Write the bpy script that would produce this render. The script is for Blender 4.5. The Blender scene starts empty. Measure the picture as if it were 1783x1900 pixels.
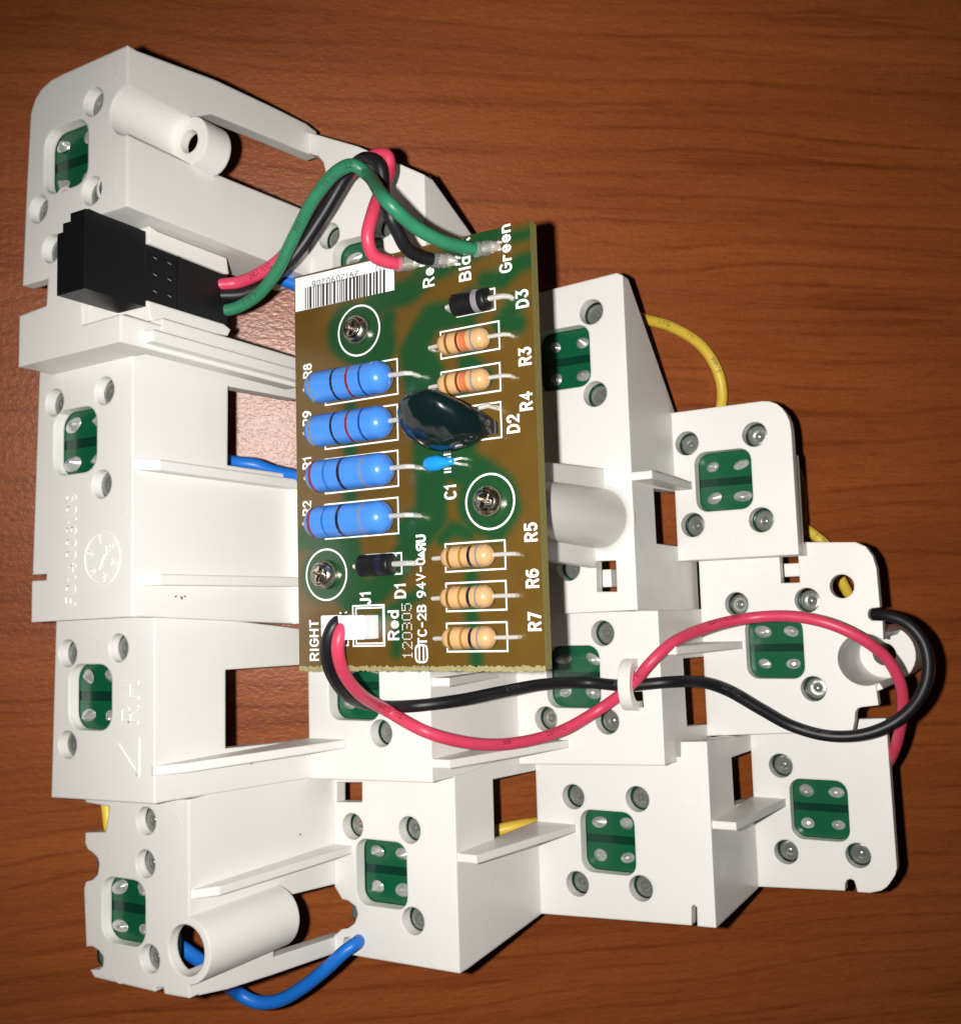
import bpy, bmesh, math, random
import numpy as np
from mathutils import Matrix, Vector
from mathutils.geometry import tessellate_polygon

random.seed(7)
MM = 0.001
sc = bpy.context.scene
COL = sc.collection

# ------------------------------------------------------------------ camera, frames
F, CX, CY = 1950.0, 891.5, 950.0                 # focal length and centre, in pixels of the photograph
NT = np.array([-0.18, -0.07, 1.0]); DT = 168.5   # table plane in camera space: NT . X = DT (mm)
hN = np.linalg.norm(NT); H = DT / hN
ez = -NT / hN
ex = np.array([1.0, 0, 0]); ex = ex - ez * (ex @ ez); ex /= np.linalg.norm(ex)
ey = np.cross(ez, ex)
RW = np.array([ex, ey, ez])                      # camera space -> world
def cam2w(X): return (RW @ np.asarray(X, float) + np.array([0, 0, H])) * MM

R = np.array([[0.86185992, 0.02981371, 0.50626931],
              [-0.07454222, 0.99487537, 0.0683115],
              [-0.50163825, -0.09661338, 0.85966559]])   # columns: u (along the steps), v (down the rows), w (depth)
O = np.array([-24.45076923, -30.85538462, 138.0])

cam_d = bpy.data.cameras.new('camera'); cam = bpy.data.objects.new('camera', cam_d); COL.objects.link(cam)
cam_d.sensor_fit = 'HORIZONTAL'; cam_d.angle = 2 * math.atan(CX / F)
cam_d.clip_start = 0.005; cam_d.clip_end = 50
cm = np.eye(4); cm[:3, 0] = RW @ [1, 0, 0]; cm[:3, 1] = RW @ [0, -1, 0]; cm[:3, 2] = RW @ [0, 0, -1]; cm[:3, 3] = cam2w((0, 0, 0))
cam.matrix_world = Matrix(cm.tolist()); sc.camera = cam

# ------------------------------------------------------------------ light: dim room, camera flash left of the lens
wd = bpy.data.worlds.new('World'); sc.world = wd; wd.use_nodes = True
wd.node_tree.nodes['Background'].inputs[0].default_value = (0.9, 0.95, 1.0, 1)
wd.node_tree.nodes['Background'].inputs[1].default_value = 0.006
fl_d = bpy.data.lights.new('camera_flash', 'SPOT'); fl = bpy.data.objects.new('camera_flash', fl_d); COL.objects.link(fl)
fl_d.energy = 1.3; fl_d.shadow_soft_size = 0.0013; fl_d.color = (1.0, 0.97, 0.93)
fl_d.spot_size = math.radians(114); fl_d.spot_blend = 1.0
fm = cm.copy(); aim = RW @ np.array([-0.17, -0.09, -1.0]); aim /= np.linalg.norm(aim); fm[:3, 2] = aim; fm[:3, 0] = np.cross(cm[:3, 1], aim); fm[:3, 0] /= np.linalg.norm(fm[:3, 0]); fm[:3, 1] = np.cross(aim, fm[:3, 0]); fm[:3, 3] = cam2w((-8.4, -0.3, 1.0)); fl.matrix_world = Matrix(fm.tolist())
sc.view_settings.view_transform = 'Standard'; sc.view_settings.look = 'None'
sc.view_settings.exposure = 0; sc.view_settings.gamma = 1; sc.view_settings.use_curve_mapping = False

# ------------------------------------------------------------------ pixel -> place
def ray(p): return np.array([(p[0] - CX) / F, (p[1] - CY) / F, 1.0])
def on_w(p, w):                                   # pixel onto a plane of constant depth w -> (u, v)
    d = ray(p); n = R[:, 2]; t = (n @ O + w) / (n @ d); q = R.T @ (t * d - O); return (q[0], q[1])
def on_u(p, u):                                   # pixel onto a riser plane -> (v, w)
    d = ray(p); n = R[:, 0]; t = (n @ O + u) / (n @ d); q = R.T @ (t * d - O); return (q[1], q[2])
def on_v(p, v):
    d = ray(p); n = R[:, 1]; t = (n @ O + v) / (n @ d); q = R.T @ (t * d - O); return (q[0], q[2])
def at_z(p, z): return ray(p) * z                 # camera space point
def uvw(X): return R.T @ (np.asarray(X) - O)
MF = np.eye(4); MF[:3, :3] = RW @ R; MF[:3, 3] = cam2w(O)
def frame_at(q=(0, 0, 0)):
    m = MF.copy(); m[:3, 3] = cam2w(O + R @ np.asarray(q, float)); return Matrix(m.tolist())

# ------------------------------------------------------------------ materials
def new_mat(name):
    m = bpy.data.materials.new(name); m.use_nodes = True
    return m, m.node_tree, m.node_tree.nodes['Principled BSDF']
def simple(name, col, rough=0.5, metal=0.0, coat=0.0, noise=0.0, nscale=400, bump=0.0, bscale=900, bevel=0.0, trans=0.0, ior=1.45, sss=0.0):
    m, nt, b = new_mat(name)
    b.inputs['Base Color'].default_value = (*col, 1); b.inputs['Roughness'].default_value = rough
    b.inputs['Metallic'].default_value = metal; b.inputs['Coat Weight'].default_value = coat
    b.inputs['Transmission Weight'].default_value = trans; b.inputs['IOR'].default_value = ior
    if sss:
        b.inputs['Subsurface Weight'].default_value = sss; b.inputs['Subsurface Scale'].default_value = 0.0015
        b.inputs['Subsurface Radius'].default_value = (1, 0.8, 0.6)
    tc = nt.nodes.new('ShaderNodeTexCoord')
    if noise:
        n = nt.nodes.new('ShaderNodeTexNoise'); n.inputs['Scale'].default_value = nscale; n.inputs['Detail'].default_value = 4
        nt.links.new(tc.outputs['Object'], n.inputs['Vector'])
        mx = nt.nodes.new('ShaderNodeMix'); mx.data_type = 'RGBA'
        mx.inputs[6].default_value = (*[max(0, c * (1 - noise)) for c in col], 1); mx.inputs[7].default_value = (*[min(1, c * (1 + noise)) for c in col], 1)
        nt.links.new(n.outputs['Fac'], mx.inputs[0]); nt.links.new(mx.outputs[2], b.inputs['Base Color'])
    nrm = None
    if bevel:
        bv = nt.nodes.new('ShaderNodeBevel'); bv.samples = 4; bv.inputs['Radius'].default_value = bevel * MM; nrm = bv.outputs[0]
    if bump:
        n = nt.nodes.new('ShaderNodeTexNoise'); n.inputs['Scale'].default_value = bscale; n.inputs['Detail'].default_value = 3
        nt.links.new(tc.outputs['Object'], n.inputs['Vector'])
        bp = nt.nodes.new('ShaderNodeBump'); bp.inputs['Strength'].default_value = bump; bp.inputs['Distance'].default_value = 0.0001
        nt.links.new(n.outputs['Fac'], bp.inputs['Height'])
        if nrm: nt.links.new(nrm, bp.inputs['Normal'])
        nrm = bp.outputs[0]
    if nrm: nt.links.new(nrm, b.inputs['Normal'])
    return m

M = {}
M['white'] = simple('white_plastic', (0.735, 0.72, 0.685), 0.38, noise=0.035, nscale=45, bump=0.07, bscale=1300, bevel=0.4)
M['white_mark'] = simple('white_plastic_marks', (0.735, 0.72, 0.685), 0.38)
M['ivory'] = simple('white_clip_plastic', (0.74, 0.72, 0.67), 0.4, bevel=0.3, bump=0.05)
M['black'] = simple('black_plastic', (0.006, 0.006, 0.007), 0.42, bump=0.12, bscale=1800, bevel=0.2)
M['led_green'] = simple('dark_green_mask', (0.002, 0.032, 0.018), 0.22, coat=0.4, bump=0.06, bscale=500)
M['copper_green'] = simple('green_mask_over_copper', (0.003, 0.085, 0.035), 0.25, coat=0.3, bump=0.12, bscale=420)
M['solder'] = simple('solder', (0.62, 0.64, 0.62), 0.28, metal=0.6, bump=0.7, bscale=1300)
M['rivet'] = simple('grey_rivet', (0.20, 0.21, 0.19), 0.24, metal=0.45, bump=0.5, bscale=900, coat=0.5)
M['screw'] = simple('screw_metal', (0.62, 0.57, 0.50), 0.24, metal=1.0, bump=1.0, bscale=1100)
M['lead'] = simple('tinned_lead', (0.82, 0.80, 0.75), 0.33, metal=0.55)
M['crimp'] = simple('crimp_metal', (0.66, 0.62, 0.54), 0.3, metal=0.6, bump=0.8, bscale=1500)
M['silk'] = simple('white_ink', (0.80, 0.82, 0.80), 0.5)
M['blue_res'] = simple('blue_lacquer', (0.055, 0.22, 0.66), 0.3, coat=0.25, bump=0.05, noise=0.06, nscale=700)
M['tan_res'] = simple('tan_lacquer', (0.53, 0.32, 0.145), 0.28, coat=0.3, bump=0.08)
M['varistor'] = simple('black_green_epoxy', (0.003, 0.010, 0.011), 0.17, coat=0.25)
M['cap_blue'] = simple('light_blue_epoxy', (0.012, 0.24, 0.62), 0.25, coat=0.4)
M['sleeve'] = simple('clear_sleeve', (0.92, 0.90, 0.84), 0.08, trans=0.85, bump=0.35, bscale=500, ior=1.3)
M['paper'] = simple('label_paper', (0.78, 0.80, 0.82), 0.55)
M['ink'] = simple('brown_black_ink', (0.03, 0.02, 0.015), 0.6)
M['plug_white'] = simple('white_nylon', (0.74, 0.76, 0.78), 0.35, bevel=0.15)
M['green_wire'] = simple('green_pvc', (0.026, 0.18, 0.09), 0.4, bump=0.08, noise=0.12, nscale=250)
M['red_wire'] = simple('red_pvc', (0.60, 0.050, 0.105), 0.4, bump=0.08, noise=0.08, nscale=250)
M['black_wire'] = simple('black_pvc', (0.007, 0.007, 0.009), 0.45, bump=0.1)
M['yellow_wire'] = simple('yellow_pvc', (0.72, 0.50, 0.055), 0.42, bump=0.08, noise=0.1, nscale=300)
M['blue_wire'] = simple('blue_pvc', (0.010, 0.15, 0.58), 0.4, bump=0.08)
M['wire_ink'] = simple('wire_print', (0.02, 0.05, 0.035), 0.6)
M['wire_ink_red'] = simple('red_wire_print', (0.12, 0.008, 0.02), 0.6)
M['wire_ink_grey'] = simple('grey_wire_print', (0.07, 0.07, 0.08), 0.6)
M['led_body'] = simple('led_epoxy', (0.55, 0.55, 0.55), 0.2)
for mn in ('white', 'ivory'):
    nt_ = M[mn].node_tree; b_ = nt_.nodes['Principled BSDF']; t_ = nt_.nodes.new('ShaderNodeTexCoord'); n_ = nt_.nodes.new('ShaderNodeTexNoise'); n_.inputs['Scale'].default_value = 130; n_.inputs['Detail'].default_value = 5; n_.inputs['Roughness'].default_value = 0.65
    mr = nt_.nodes.new('ShaderNodeMapRange'); mr.inputs['From Min'].default_value = 0.3; mr.inputs['From Max'].default_value = 0.7; mr.inputs['To Min'].default_value = 0.27; mr.inputs['To Max'].default_value = 0.52
    nt_.links.new(t_.outputs['Object'], n_.inputs['Vector']); nt_.links.new(n_.outputs['Fac'], mr.inputs['Value']); nt_.links.new(mr.outputs[0], b_.inputs['Roughness'])
M['stain'] = simple('brown_stain', (0.22, 0.13, 0.06), 0.6)
for k, c in dict(b_red=(0.20, 0.012, 0.03), b_black=(0.015, 0.012, 0.03), b_navy=(0.012, 0.05, 0.22), b_gold=(0.42, 0.24, 0.05), b_brown=(0.16, 0.030, 0.008), b_orange=(0.55, 0.15, 0.06), b_gray=(0.22, 0.20, 0.22), b_ochre=(0.33, 0.16, 0.025), b_silver=(0.34, 0.33, 0.30), b_blue2=(0.02, 0.13, 0.45), b_rust=(0.32, 0.045, 0.02)).items():
    M[k] = simple('band_' + k[2:], c, 0.25 if k not in ('b_gold', 'b_silver') else 0.3, metal=0.7 if k in ('b_gold', 'b_silver') else 0, coat=0.3)

def wood_mat():
    m, nt, b = new_mat('varnished_wood'); N = nt.nodes; L = nt.links
    tc = N.new('ShaderNodeTexCoord')
    def mapped(scale, rot=0.0):
        mp = N.new('ShaderNodeMapping'); mp.inputs['Scale'].default_value = scale; mp.inputs['Rotation'].default_value = (0, 0, rot)
        L.new(tc.outputs['Object'], mp.inputs['Vector']); return mp.outputs[0]
    def noise(vec, s, d=3, dist=0.0, ro=0.55):
        n = N.new('ShaderNodeTexNoise'); n.inputs['Scale'].default_value = s; n.inputs['Detail'].default_value = d
        n.inputs['Distortion'].default_value = dist; n.inputs['Roughness'].default_value = ro; L.new(vec, n.inputs['Vector']); return n.outputs['Fac']
    def ramp(fac, pts):
        r = N.new('ShaderNodeValToRGB'); e = r.color_ramp.elements
        while len(e) < len(pts): e.new(0.5)
        for i, (p, c) in enumerate(pts): e[i].position = p; e[i].color = (*c, 1)
        L.new(fac, r.inputs[0]); return r.outputs[0]
    def mix(t, f, a, b_):
        x = N.new('ShaderNodeMix'); x.data_type = 'RGBA'; x.blend_type = t
        if isinstance(f, float): x.inputs[0].default_value = f
        else: L.new(f, x.inputs[0])
        L.new(a, x.inputs[6]); L.new(b_, x.inputs[7]); return x.outputs[2]
    rot = math.radians(-1.5)
    broad = noise(mapped((7, 90, 1), rot), 1.0, 3, 0.6)
    streak = noise(mapped((14, 330, 1), rot), 1.0, 5, 0.5, 0.6)
    fine = noise(mapped((220, 1900, 1), rot), 1.0, 3, 0.2, 0.6)
    speck = noise(mapped((900, 2600, 1), rot), 1.0, 2)
    base = ramp(broad, [(0.25, (0.225, 0.055, 0.0115)), (0.5, (0.285, 0.073, 0.0155)), (0.75, (0.33, 0.090, 0.020))])
    st = ramp(streak, [(0.30, (0.70, 0.63, 0.55)), (0.42, (0.93, 0.91, 0.89)), (0.62, (1.0, 1.0, 1.0)), (0.8, (1.06, 1.07, 1.08))])
    fi = ramp(fine, [(0.30, (0.80, 0.76, 0.72)), (0.48, (1, 1, 1)), (0.75, (1.06, 1.07, 1.08))])
    nlo = N.new('ShaderNodeTexNoise'); nlo.inputs['Scale'].default_value = 1.0; nlo.inputs['Detail'].default_value = 2.0; L.new(mapped((9, 16, 1), rot), nlo.inputs['Vector'])
    sp_ = N.new('ShaderNodeSeparateXYZ'); L.new(mapped((1, 1, 1), rot), sp_.inputs[0])
    def mth(op, a, b_):
        x = N.new('ShaderNodeMath'); x.operation = op
        for i, q in enumerate((a, b_)):
            if isinstance(q, (int, float)): x.inputs[i].default_value = q
            else: L.new(q, x.inputs[i])
        return x.outputs[0]
    yy = mth('MULTIPLY_ADD', nlo.outputs['Fac'], 0.021); yy.node.inputs[2].default_value = 0.0; L.new(sp_.outputs[1], yy.node.inputs[2])
    yj = mth('MULTIPLY_ADD', noise(mapped((150, 900, 1), rot), 1.0, 3), 0.0011); L.new(yy, yj.node.inputs[2])
    ph = mth('SINE', mth('MULTIPLY', yj, 2 * math.pi / 0.0039), 0.0)
    ln = ramp(ph, [(0.62, (1, 1, 1)), (0.9, (0.86, 0.82, 0.77)), (1.0, (0.75, 0.69, 0.62))])
    brk = ramp(noise(mapped((38, 160, 1), rot), 1.0, 3), [(0.36, (0, 0, 0)), (0.62, (1, 1, 1))])
    base = mix('MULTIPLY', brk, base, ln)
    c = mix('MULTIPLY', 1.0, base, st); c = mix('MULTIPLY', 0.85, c, fi)
    sp = ramp(speck, [(0.25, (0.84, 0.82, 0.8)), (0.5, (1, 1, 1)), (0.8, (1.1, 1.1, 1.1))]); c = mix('MULTIPLY', 0.8, c, sp)
    L.new(c, b.inputs['Base Color'])
    b.inputs['Roughness'].default_value = 0.36; b.inputs['Specular IOR Level'].default_value = 0.5
    g = noise(mapped((1100, 1500, 1)), 1.0, 2)
    bp = N.new('ShaderNodeBump'); bp.inputs['Strength'].default_value = 0.55; bp.inputs['Distance'].default_value = 0.00014
    L.new(g, bp.inputs['Height']); L.new(bp.outputs[0], b.inputs['Normal'])
    return m
M['wood'] = wood_mat()

# ------------------------------------------------------------------ mesh helpers (coordinates in mm)
def union(solids):
    """merge overlapping closed solids into one skin"""
    def raw(parts):
        mb = MB()
        for vs, fs in parts: mb.add(vs, fs)
        return mb.mesh('step', 'white', smooth=False)
    a = bpy.data.objects.new('a', raw(solids[:-1] if len(solids) > 1 else solids)); COL.objects.link(a)
    out = None
    if len(solids) > 1:
        b = bpy.data.objects.new('b', raw(solids[-1:])); COL.objects.link(b)
        md = a.modifiers.new('u', 'BOOLEAN'); md.operation = 'UNION'; md.solver = 'EXACT'; md.use_self = True; md.object = b
        dg = bpy.context.evaluated_depsgraph_get(); dg.update()
        out = bpy.data.meshes.new_from_object(a.evaluated_get(dg)); n0 = len(a.data.polygons) + len(b.data.polygons)
        print('union', n0, len(out.polygons))
        bpy.data.objects.remove(b)
    if out is None or len(out.polygons) < 8: out = raw(solids)
    bpy.data.objects.remove(a)
    out.polygons.foreach_set('use_smooth', [True] * len(out.polygons)); out.set_sharp_from_angle(angle=math.radians(25)); out.name = 'step'
    return out
class MB:
    def __init__(self): self.v = []; self.f = []; self.solids = []
    def add(self, vs, fs):
        self.solids.append((vs, fs)); o = len(self.v); self.v += [tuple(map(float, p)) for p in vs]; self.f += [tuple(i + o for i in f) for f in fs]; return self
    def plate(self, loops, fn, t0, t1):
        """loops: outline then holes, 2-D; fn(a, b, t) -> point; slab between t0 and t1"""
        pts = [p for l in loops for p in l]
        tris = tessellate_polygon([[Vector((p[0], p[1], 0)) for p in l] for l in loops])
        n = len(pts); vs = [fn(p[0], p[1], t0) for p in pts] + [fn(p[0], p[1], t1) for p in pts]; fs = []
        A = sum(loops[0][i][0] * loops[0][(i + 1) % len(loops[0])][1] - loops[0][(i + 1) % len(loops[0])][0] * loops[0][i][1] for i in range(len(loops[0])))
        for t in tris: fs += [tuple(t), tuple(i + n for i in reversed(t))]
        o = 0
        for l in loops:
            k = len(l)
            for i in range(k): a, b = o + i, o + (i + 1) % k; fs.append((a, b, b + n, a + n))
            o += k
        return self.add(vs, fs)
    def box(self, a, b):
        x0, y0, z0 = a; x1, y1, z1 = b
        return self.add([(x0, y0, z0), (x1, y0, z0), (x1, y1, z0), (x0, y1, z0), (x0, y0, z1), (x1, y0, z1), (x1, y1, z1), (x0, y1, z1)],
                        [(0, 3, 2, 1), (4, 5, 6, 7), (0, 1, 5, 4), (1, 2, 6, 5), (2, 3, 7, 6), (3, 0, 4, 7)])
    def lathe(self, prof, c, axis='w', seg=20, a0=0, a1=2 * math.pi):
        """prof: list of (r, t) along the axis"""
        full = abs(a1 - a0 - 2 * math.pi) < 1e-6; n = seg if full else seg + 1; vs = []; fs = []
        for r, t in prof:
            for i in range(n):
                a = a0 + (a1 - a0) * i / seg; x, y = r * math.cos(a), r * math.sin(a)
                vs.append({'w': (c[0] + x, c[1] + y, c[2] + t), 'u': (c[0] + t, c[1] + x, c[2] + y), 'v': (c[0] + x, c[1] + t, c[2] + y)}[axis])
        for j in range(len(prof) - 1):
            for i in range(seg if full else seg):
                k = (i + 1) % n
                fs.append((j * n + i, j * n + k, (j + 1) * n + k, (j + 1) * n + i))
        return self.add(vs, fs)
    def tube(self, pts, r, seg=12, cap=True):
        P = [np.array(p, float) for p in pts]; vs = []; fs = []; n = len(P)
        T = [P[min(i + 1, n - 1)] - P[max(i - 1, 0)] for i in range(n)]; T = [t / (np.linalg.norm(t) + 1e-9) for t in T]
        up = np.array([0, 0, 1.0]) if abs(T[0][2]) < 0.9 else np.array([0, 1.0, 0]); self.frames = []
        for i in range(n):
            up = up - T[i] * (up @ T[i]); up /= np.linalg.norm(up); s = np.cross(T[i], up); self.frames.append((P[i], T[i], up.copy(), s))
            rr = r[i] if hasattr(r, '__len__') else r
            for k in range(seg): a = 2 * math.pi * k / seg; vs.append(P[i] + rr * (math.cos(a) * up + math.sin(a) * s))
        for i in range(n - 1):
            for k in range(seg): q = (k + 1) % seg; fs.append((i * seg + k, i * seg + q, (i + 1) * seg + q, (i + 1) * seg + k))
        if cap: fs.append(tuple(reversed(range(seg)))); fs.append(tuple((n - 1) * seg + k for k in range(seg)))
        return self.add(vs, fs)
    def mesh(self, name, mat, smooth=True, ang=32):
        me = bpy.data.meshes.new(name); me.from_pydata([(x * MM, y * MM, z * MM) for x, y, z in self.v], [], self.f)
        bm = bmesh.new(); bm.from_mesh(me); bmesh.ops.remove_doubles(bm, verts=bm.verts, dist=1e-7); bmesh.ops.recalc_face_normals(bm, faces=bm.faces); bm.to_mesh(me); bm.free()
        if smooth:
            me.polygons.foreach_set('use_smooth', [True] * len(me.polygons)); me.set_sharp_from_angle(angle=math.radians(ang))
        me.materials.append(M[mat] if isinstance(mat, str) else mat); return me
    def build(self, name, mat, parent=None, smooth=True, ang=32, label=None):
        return link(name, self.mesh(name, mat, smooth, ang), parent, label)
def link(name, me, parent=None, label=None, loc=None):
    o = bpy.data.objects.new(name, me); COL.objects.link(o)
    if parent: o.parent = parent
    if loc is not None: o.location = [c * MM for c in loc]
    if label: o['label'] = label
    return o
def thing(name, label, cat, m=None, group=None):
    o = bpy.data.objects.new(name, None); COL.objects.link(o); o.empty_display_size = 0.005
    if m is not None: o.matrix_world = m
    o['label'] = label; o['category'] = cat
    if group: o['group'] = group
    return o
def circ(c, r, n=24, rv=None):
    rv = rv or r; return [(c[0] + r * math.cos(2 * math.pi * i / n), c[1] + rv * math.sin(2 * math.pi * i / n)) for i in range(n)]
def rrect(c, a, b, r, n=5):
    out = []
    for sx, sy, s in ((1, 1, 0), (-1, 1, 90), (-1, -1, 180), (1, -1, 270)):
        for i in range(n + 1):
            t = math.radians(s + 90 * i / n); out.append((c[0] + sx * (a / 2 - r) + r * math.cos(t), c[1] + sy * (b / 2 - r) + r * math.sin(t)))
    return out
FW = lambda a, b, t: (a, b, t)          # plate facing -w
FU = lambda a, b, t: (t, a, b)          # plate in the riser plane: (v, w), thickness along u
FV = lambda a, b, t: (a, t, b)          # plate facing v: (u, w)

def text_mesh(s, size, mat, T, U_, N_, org, thick=0.04, align='CENTER', sx=1.0, name='lettering', bold=0.0):
    """text laid along T with letter-up U_, facing N_, centred on org (mm)"""
    cu = bpy.data.curves.new('t', 'FONT'); cu.body = s; cu.size = size; cu.align_x = align; cu.align_y = 'CENTER'; cu.extrude = thick; cu.resolution_u = 3; cu.offset = bold
    o = bpy.data.objects.new('t', cu); me = bpy.data.meshes.new_from_object(o); bpy.data.objects.remove(o); bpy.data.curves.remove(cu)
    T, U_, N_, org = (np.array(x, float) for x in (T, U_, N_, org))
    for v in me.vertices:
        x, y, z = v.co; p = org + T * x * sx + U_ * y + N_ * z; v.co = p * MM
    me.name = name; me.materials.append(M[mat]); return me


# ------------------------------------------------------------------ stroke lettering (as board printing uses)
def _arc(cx, cy, rx, ry, a0, a1, n=8): return [(cx + rx * math.cos(math.radians(a0 + (a1 - a0) * i / n)), cy + ry * math.sin(math.radians(a0 + (a1 - a0) * i / n))) for i in range(n + 1)]
GL = {
 'R': (.62, [[(0, 0), (0, 1), (.35, 1)] + _arc(.35, .75, .27, .25, 90, -90) + [(0, .5)], [(.35, .5), (.62, 0)]]),
 'B': (.62, [[(0, 0), (0, 1), (.33, 1)] + _arc(.33, .76, .24, .24, 90, -90) + [(0, .52)], [(.33, .52)] + _arc(.34, .26, .28, .26, 90, -90) + [(0, 0)]]),
 'D': (.64, [[(0, 0), (0, 1), (.25, 1)] + _arc(.25, .5, .39, .5, 90, -90) + [(0, 0)]]),
 'C': (.64, [_arc(.34, .66, .32, .34, 40, 180) + _arc(.34, .34, .32, .34, 180, 320)]),
 'G': (.66, [_arc(.34, .66, .32, .34, 35, 180) + _arc(.34, .34, .32, .34, 180, 340) + [(.66, .48), (.38, .48)]]),
 'J': (.5, [[(.45, 1), (.45, .25)] + _arc(.23, .25, .22, .25, 0, -170)]),
 'H': (.62, [[(0, 0), (0, 1)], [(.62, 0), (.62, 1)], [(0, .5), (.62, .5)]]), 'I': (.12, [[(.06, 0), (.06, 1)]]),
 'T': (.6, [[(0, 1), (.6, 1)], [(.3, 1), (.3, 0)]]), 'V': (.62, [[(0, 1), (.31, 0), (.62, 1)]]), 'K': (.6, [[(0, 0), (0, 1)], [(.58, 1), (0, .42)], [(.2, .6), (.6, 0)]]),
 'L': (.5, [[(0, 1), (0, 0), (.5, 0)]]), 'U': (.62, [[(0, 1), (0, .3)] + _arc(.31, .3, .31, .3, 180, 360) + [(.62, 1)]]), 'F': (.55, [[(0, 0), (0, 1), (.55, 1)], [(0, .52), (.45, .52)]]),
 'N': (.6, [[(0, 0), (0, 1), (.6, 0), (.6, 1)]]), 'A': (.64, [[(0, 0), (.32, 1), (.64, 0)], [(.12, .33), (.52, .33)]]), '-': (.45, [[(.02, .48), (.43, .48)]]), ' ': (.3, []),
 'Y': (.62, [[(.62, 0), (.62, 1), (.27, 1)] + _arc(.27, .75, .27, .25, 90, 270) + [(.62, .5)], [(.27, .5), (0, 0)]]),
 '0': (.58, [_arc(.29, .66, .29, .34, 0, 180) + _arc(.29, .34, .29, .34, 180, 360) + [(.58, .66)]]), '1': (.3, [[(0, .76), (.22, 1), (.22, 0)]]),
 '2': (.58, [_arc(.29, .71, .28, .29, 170, -20) + [(.5, .52), (0, 0), (.58, 0)]]), '3': (.58, [[(.03, 1), (.54, 1), (.28, .62)] + _arc(.27, .31, .3, .31, 80, -160)]),
 '4': (.62, [[(.44, 0), (.44, 1), (0, .3), (.62, .3)]]), '5': (.58, [[(.53, 1), (.08, 1), (.04, .55)] + _arc(.28, .33, .3, .33, 120, -150)]),
 '6': (.58, [[(.5, .95)] + _arc(.34, .55, .34, .43, 110, 185) + [(0, .32)], _arc(.29, .31, .29, .31, 0, 360, 14)]), '7': (.56, [[(0, 1), (.56, 1), (.2, 0)]]),
 '8': (.58, [_arc(.29, .76, .24, .24, 0, 360, 14), _arc(.29, .27, .29, .27, 0, 360, 14)]), '9': (.58, [_arc(.29, .69, .29, .31, 0, 360, 14), [(.58, .69), (.55, .4), (.4, .1), (.15, 0)]]),
 'r': (.36, [[(0, 0), (0, .66)], _arc(.26, .36, .26, .28, 175, 65)]), 'e': (.52, [[(.02, .34), (.52, .34)] + _arc(.27, .34, .26, .32, 0, 315)]), 'n': (.5, [[(0, 0), (0, .66)], _arc(.25, .4, .25, .26, 180, 0) + [(.5, 0)]]),
 'l': (.1, [[(.05, 0), (.05, 1)]]), 'a': (.52, [_arc(.26, .33, .26, .33, 0, 360, 14), [(.52, .66), (.52, 0)]]), 'c': (.48, [_arc(.27, .33, .27, .33, 50, 310)]), 'k': (.46, [[(0, 0), (0, 1)], [(.42, .64), (0, .28)], [(.16, .4), (.46, 0)]]),
 'd': (.52, [_arc(.26, .33, .26, .33, 0, 360, 14), [(.52, 1), (.52, 0)]])}
def stroke_text(s_, cap, sw, T, U_, N_, org, depth=0.0, gap=0.26, mat='silk', sx=1.0):
    T, U_, N_, org = (np.array(x, float) for x in (T, U_, N_, org)); tot = sum(GL[c][0] + gap + sw / cap * .6 for c in s_) - gap; x = -tot / 2; mb = MB(); k = 0
    for ch in s_:
        wd_, st = GL[ch]
        for line in st:
            pts = [np.array([(x + a) * cap * sx, (b - .5) * cap]) for a, b in line]
            pts = [p for i, p in enumerate(pts) if i == 0 or np.linalg.norm(p - pts[i - 1]) > 1e-4]
            L_, R_ = [], []
            for i, p in enumerate(pts):
                d1 = pts[i] - pts[i - 1] if i else pts[1] - pts[0]; d2 = pts[i + 1] - pts[i] if i < len(pts) - 1 else d1
                d1 = d1 / np.linalg.norm(d1); d2 = d2 / np.linalg.norm(d2); n1 = np.array([-d1[1], d1[0]]); n2 = np.array([-d2[1], d2[0]]); m = n1 + n2
                m = m / max(0.25, m @ n1) if np.linalg.norm(m) > .3 else n1
                if np.linalg.norm(m) > 1.6: m = m / np.linalg.norm(m) * 1.6
                e = d1 * (-sw * .4 if i == 0 else (sw * .4 if i == len(pts) - 1 else 0))
                L_.append(p + m * sw / 2 + e); R_.append(p - m * sw / 2 + e)
            k += 1; z = 0.0008 * (k % 5); n = len(L_)
            def P3(p, h): return org + T * p[0] + U_ * p[1] + N_ * (h + z)
            vs = [P3(p, depth) for p in L_ + R_]; fs = [(i, i + 1, n + i + 1, n + i) for i in range(n - 1)]
            if depth:
                vs += [P3(p, -0.1) for p in L_ + R_]; o = 2 * n
                fs += [(i, o + i, o + i + 1, i + 1) for i in range(n - 1)] + [(n + i, n + i + 1, o + n + i + 1, o + n + i) for i in range(n - 1)] + [(0, n, o + n, o), (n - 1, o + n - 1, o + 2 * n - 1, 2 * n - 1)]
            mb.add(vs, fs)
        x += wd_ + gap + sw / cap * .6
    return mb.mesh('lettering', mat, smooth=False)

# ------------------------------------------------------------------ table
tb = MB(); tb.box((-450, -450, -30), (450, 450, 0))
table = tb.build('table', 'wood', smooth=False); table['kind'] = 'structure'

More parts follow.
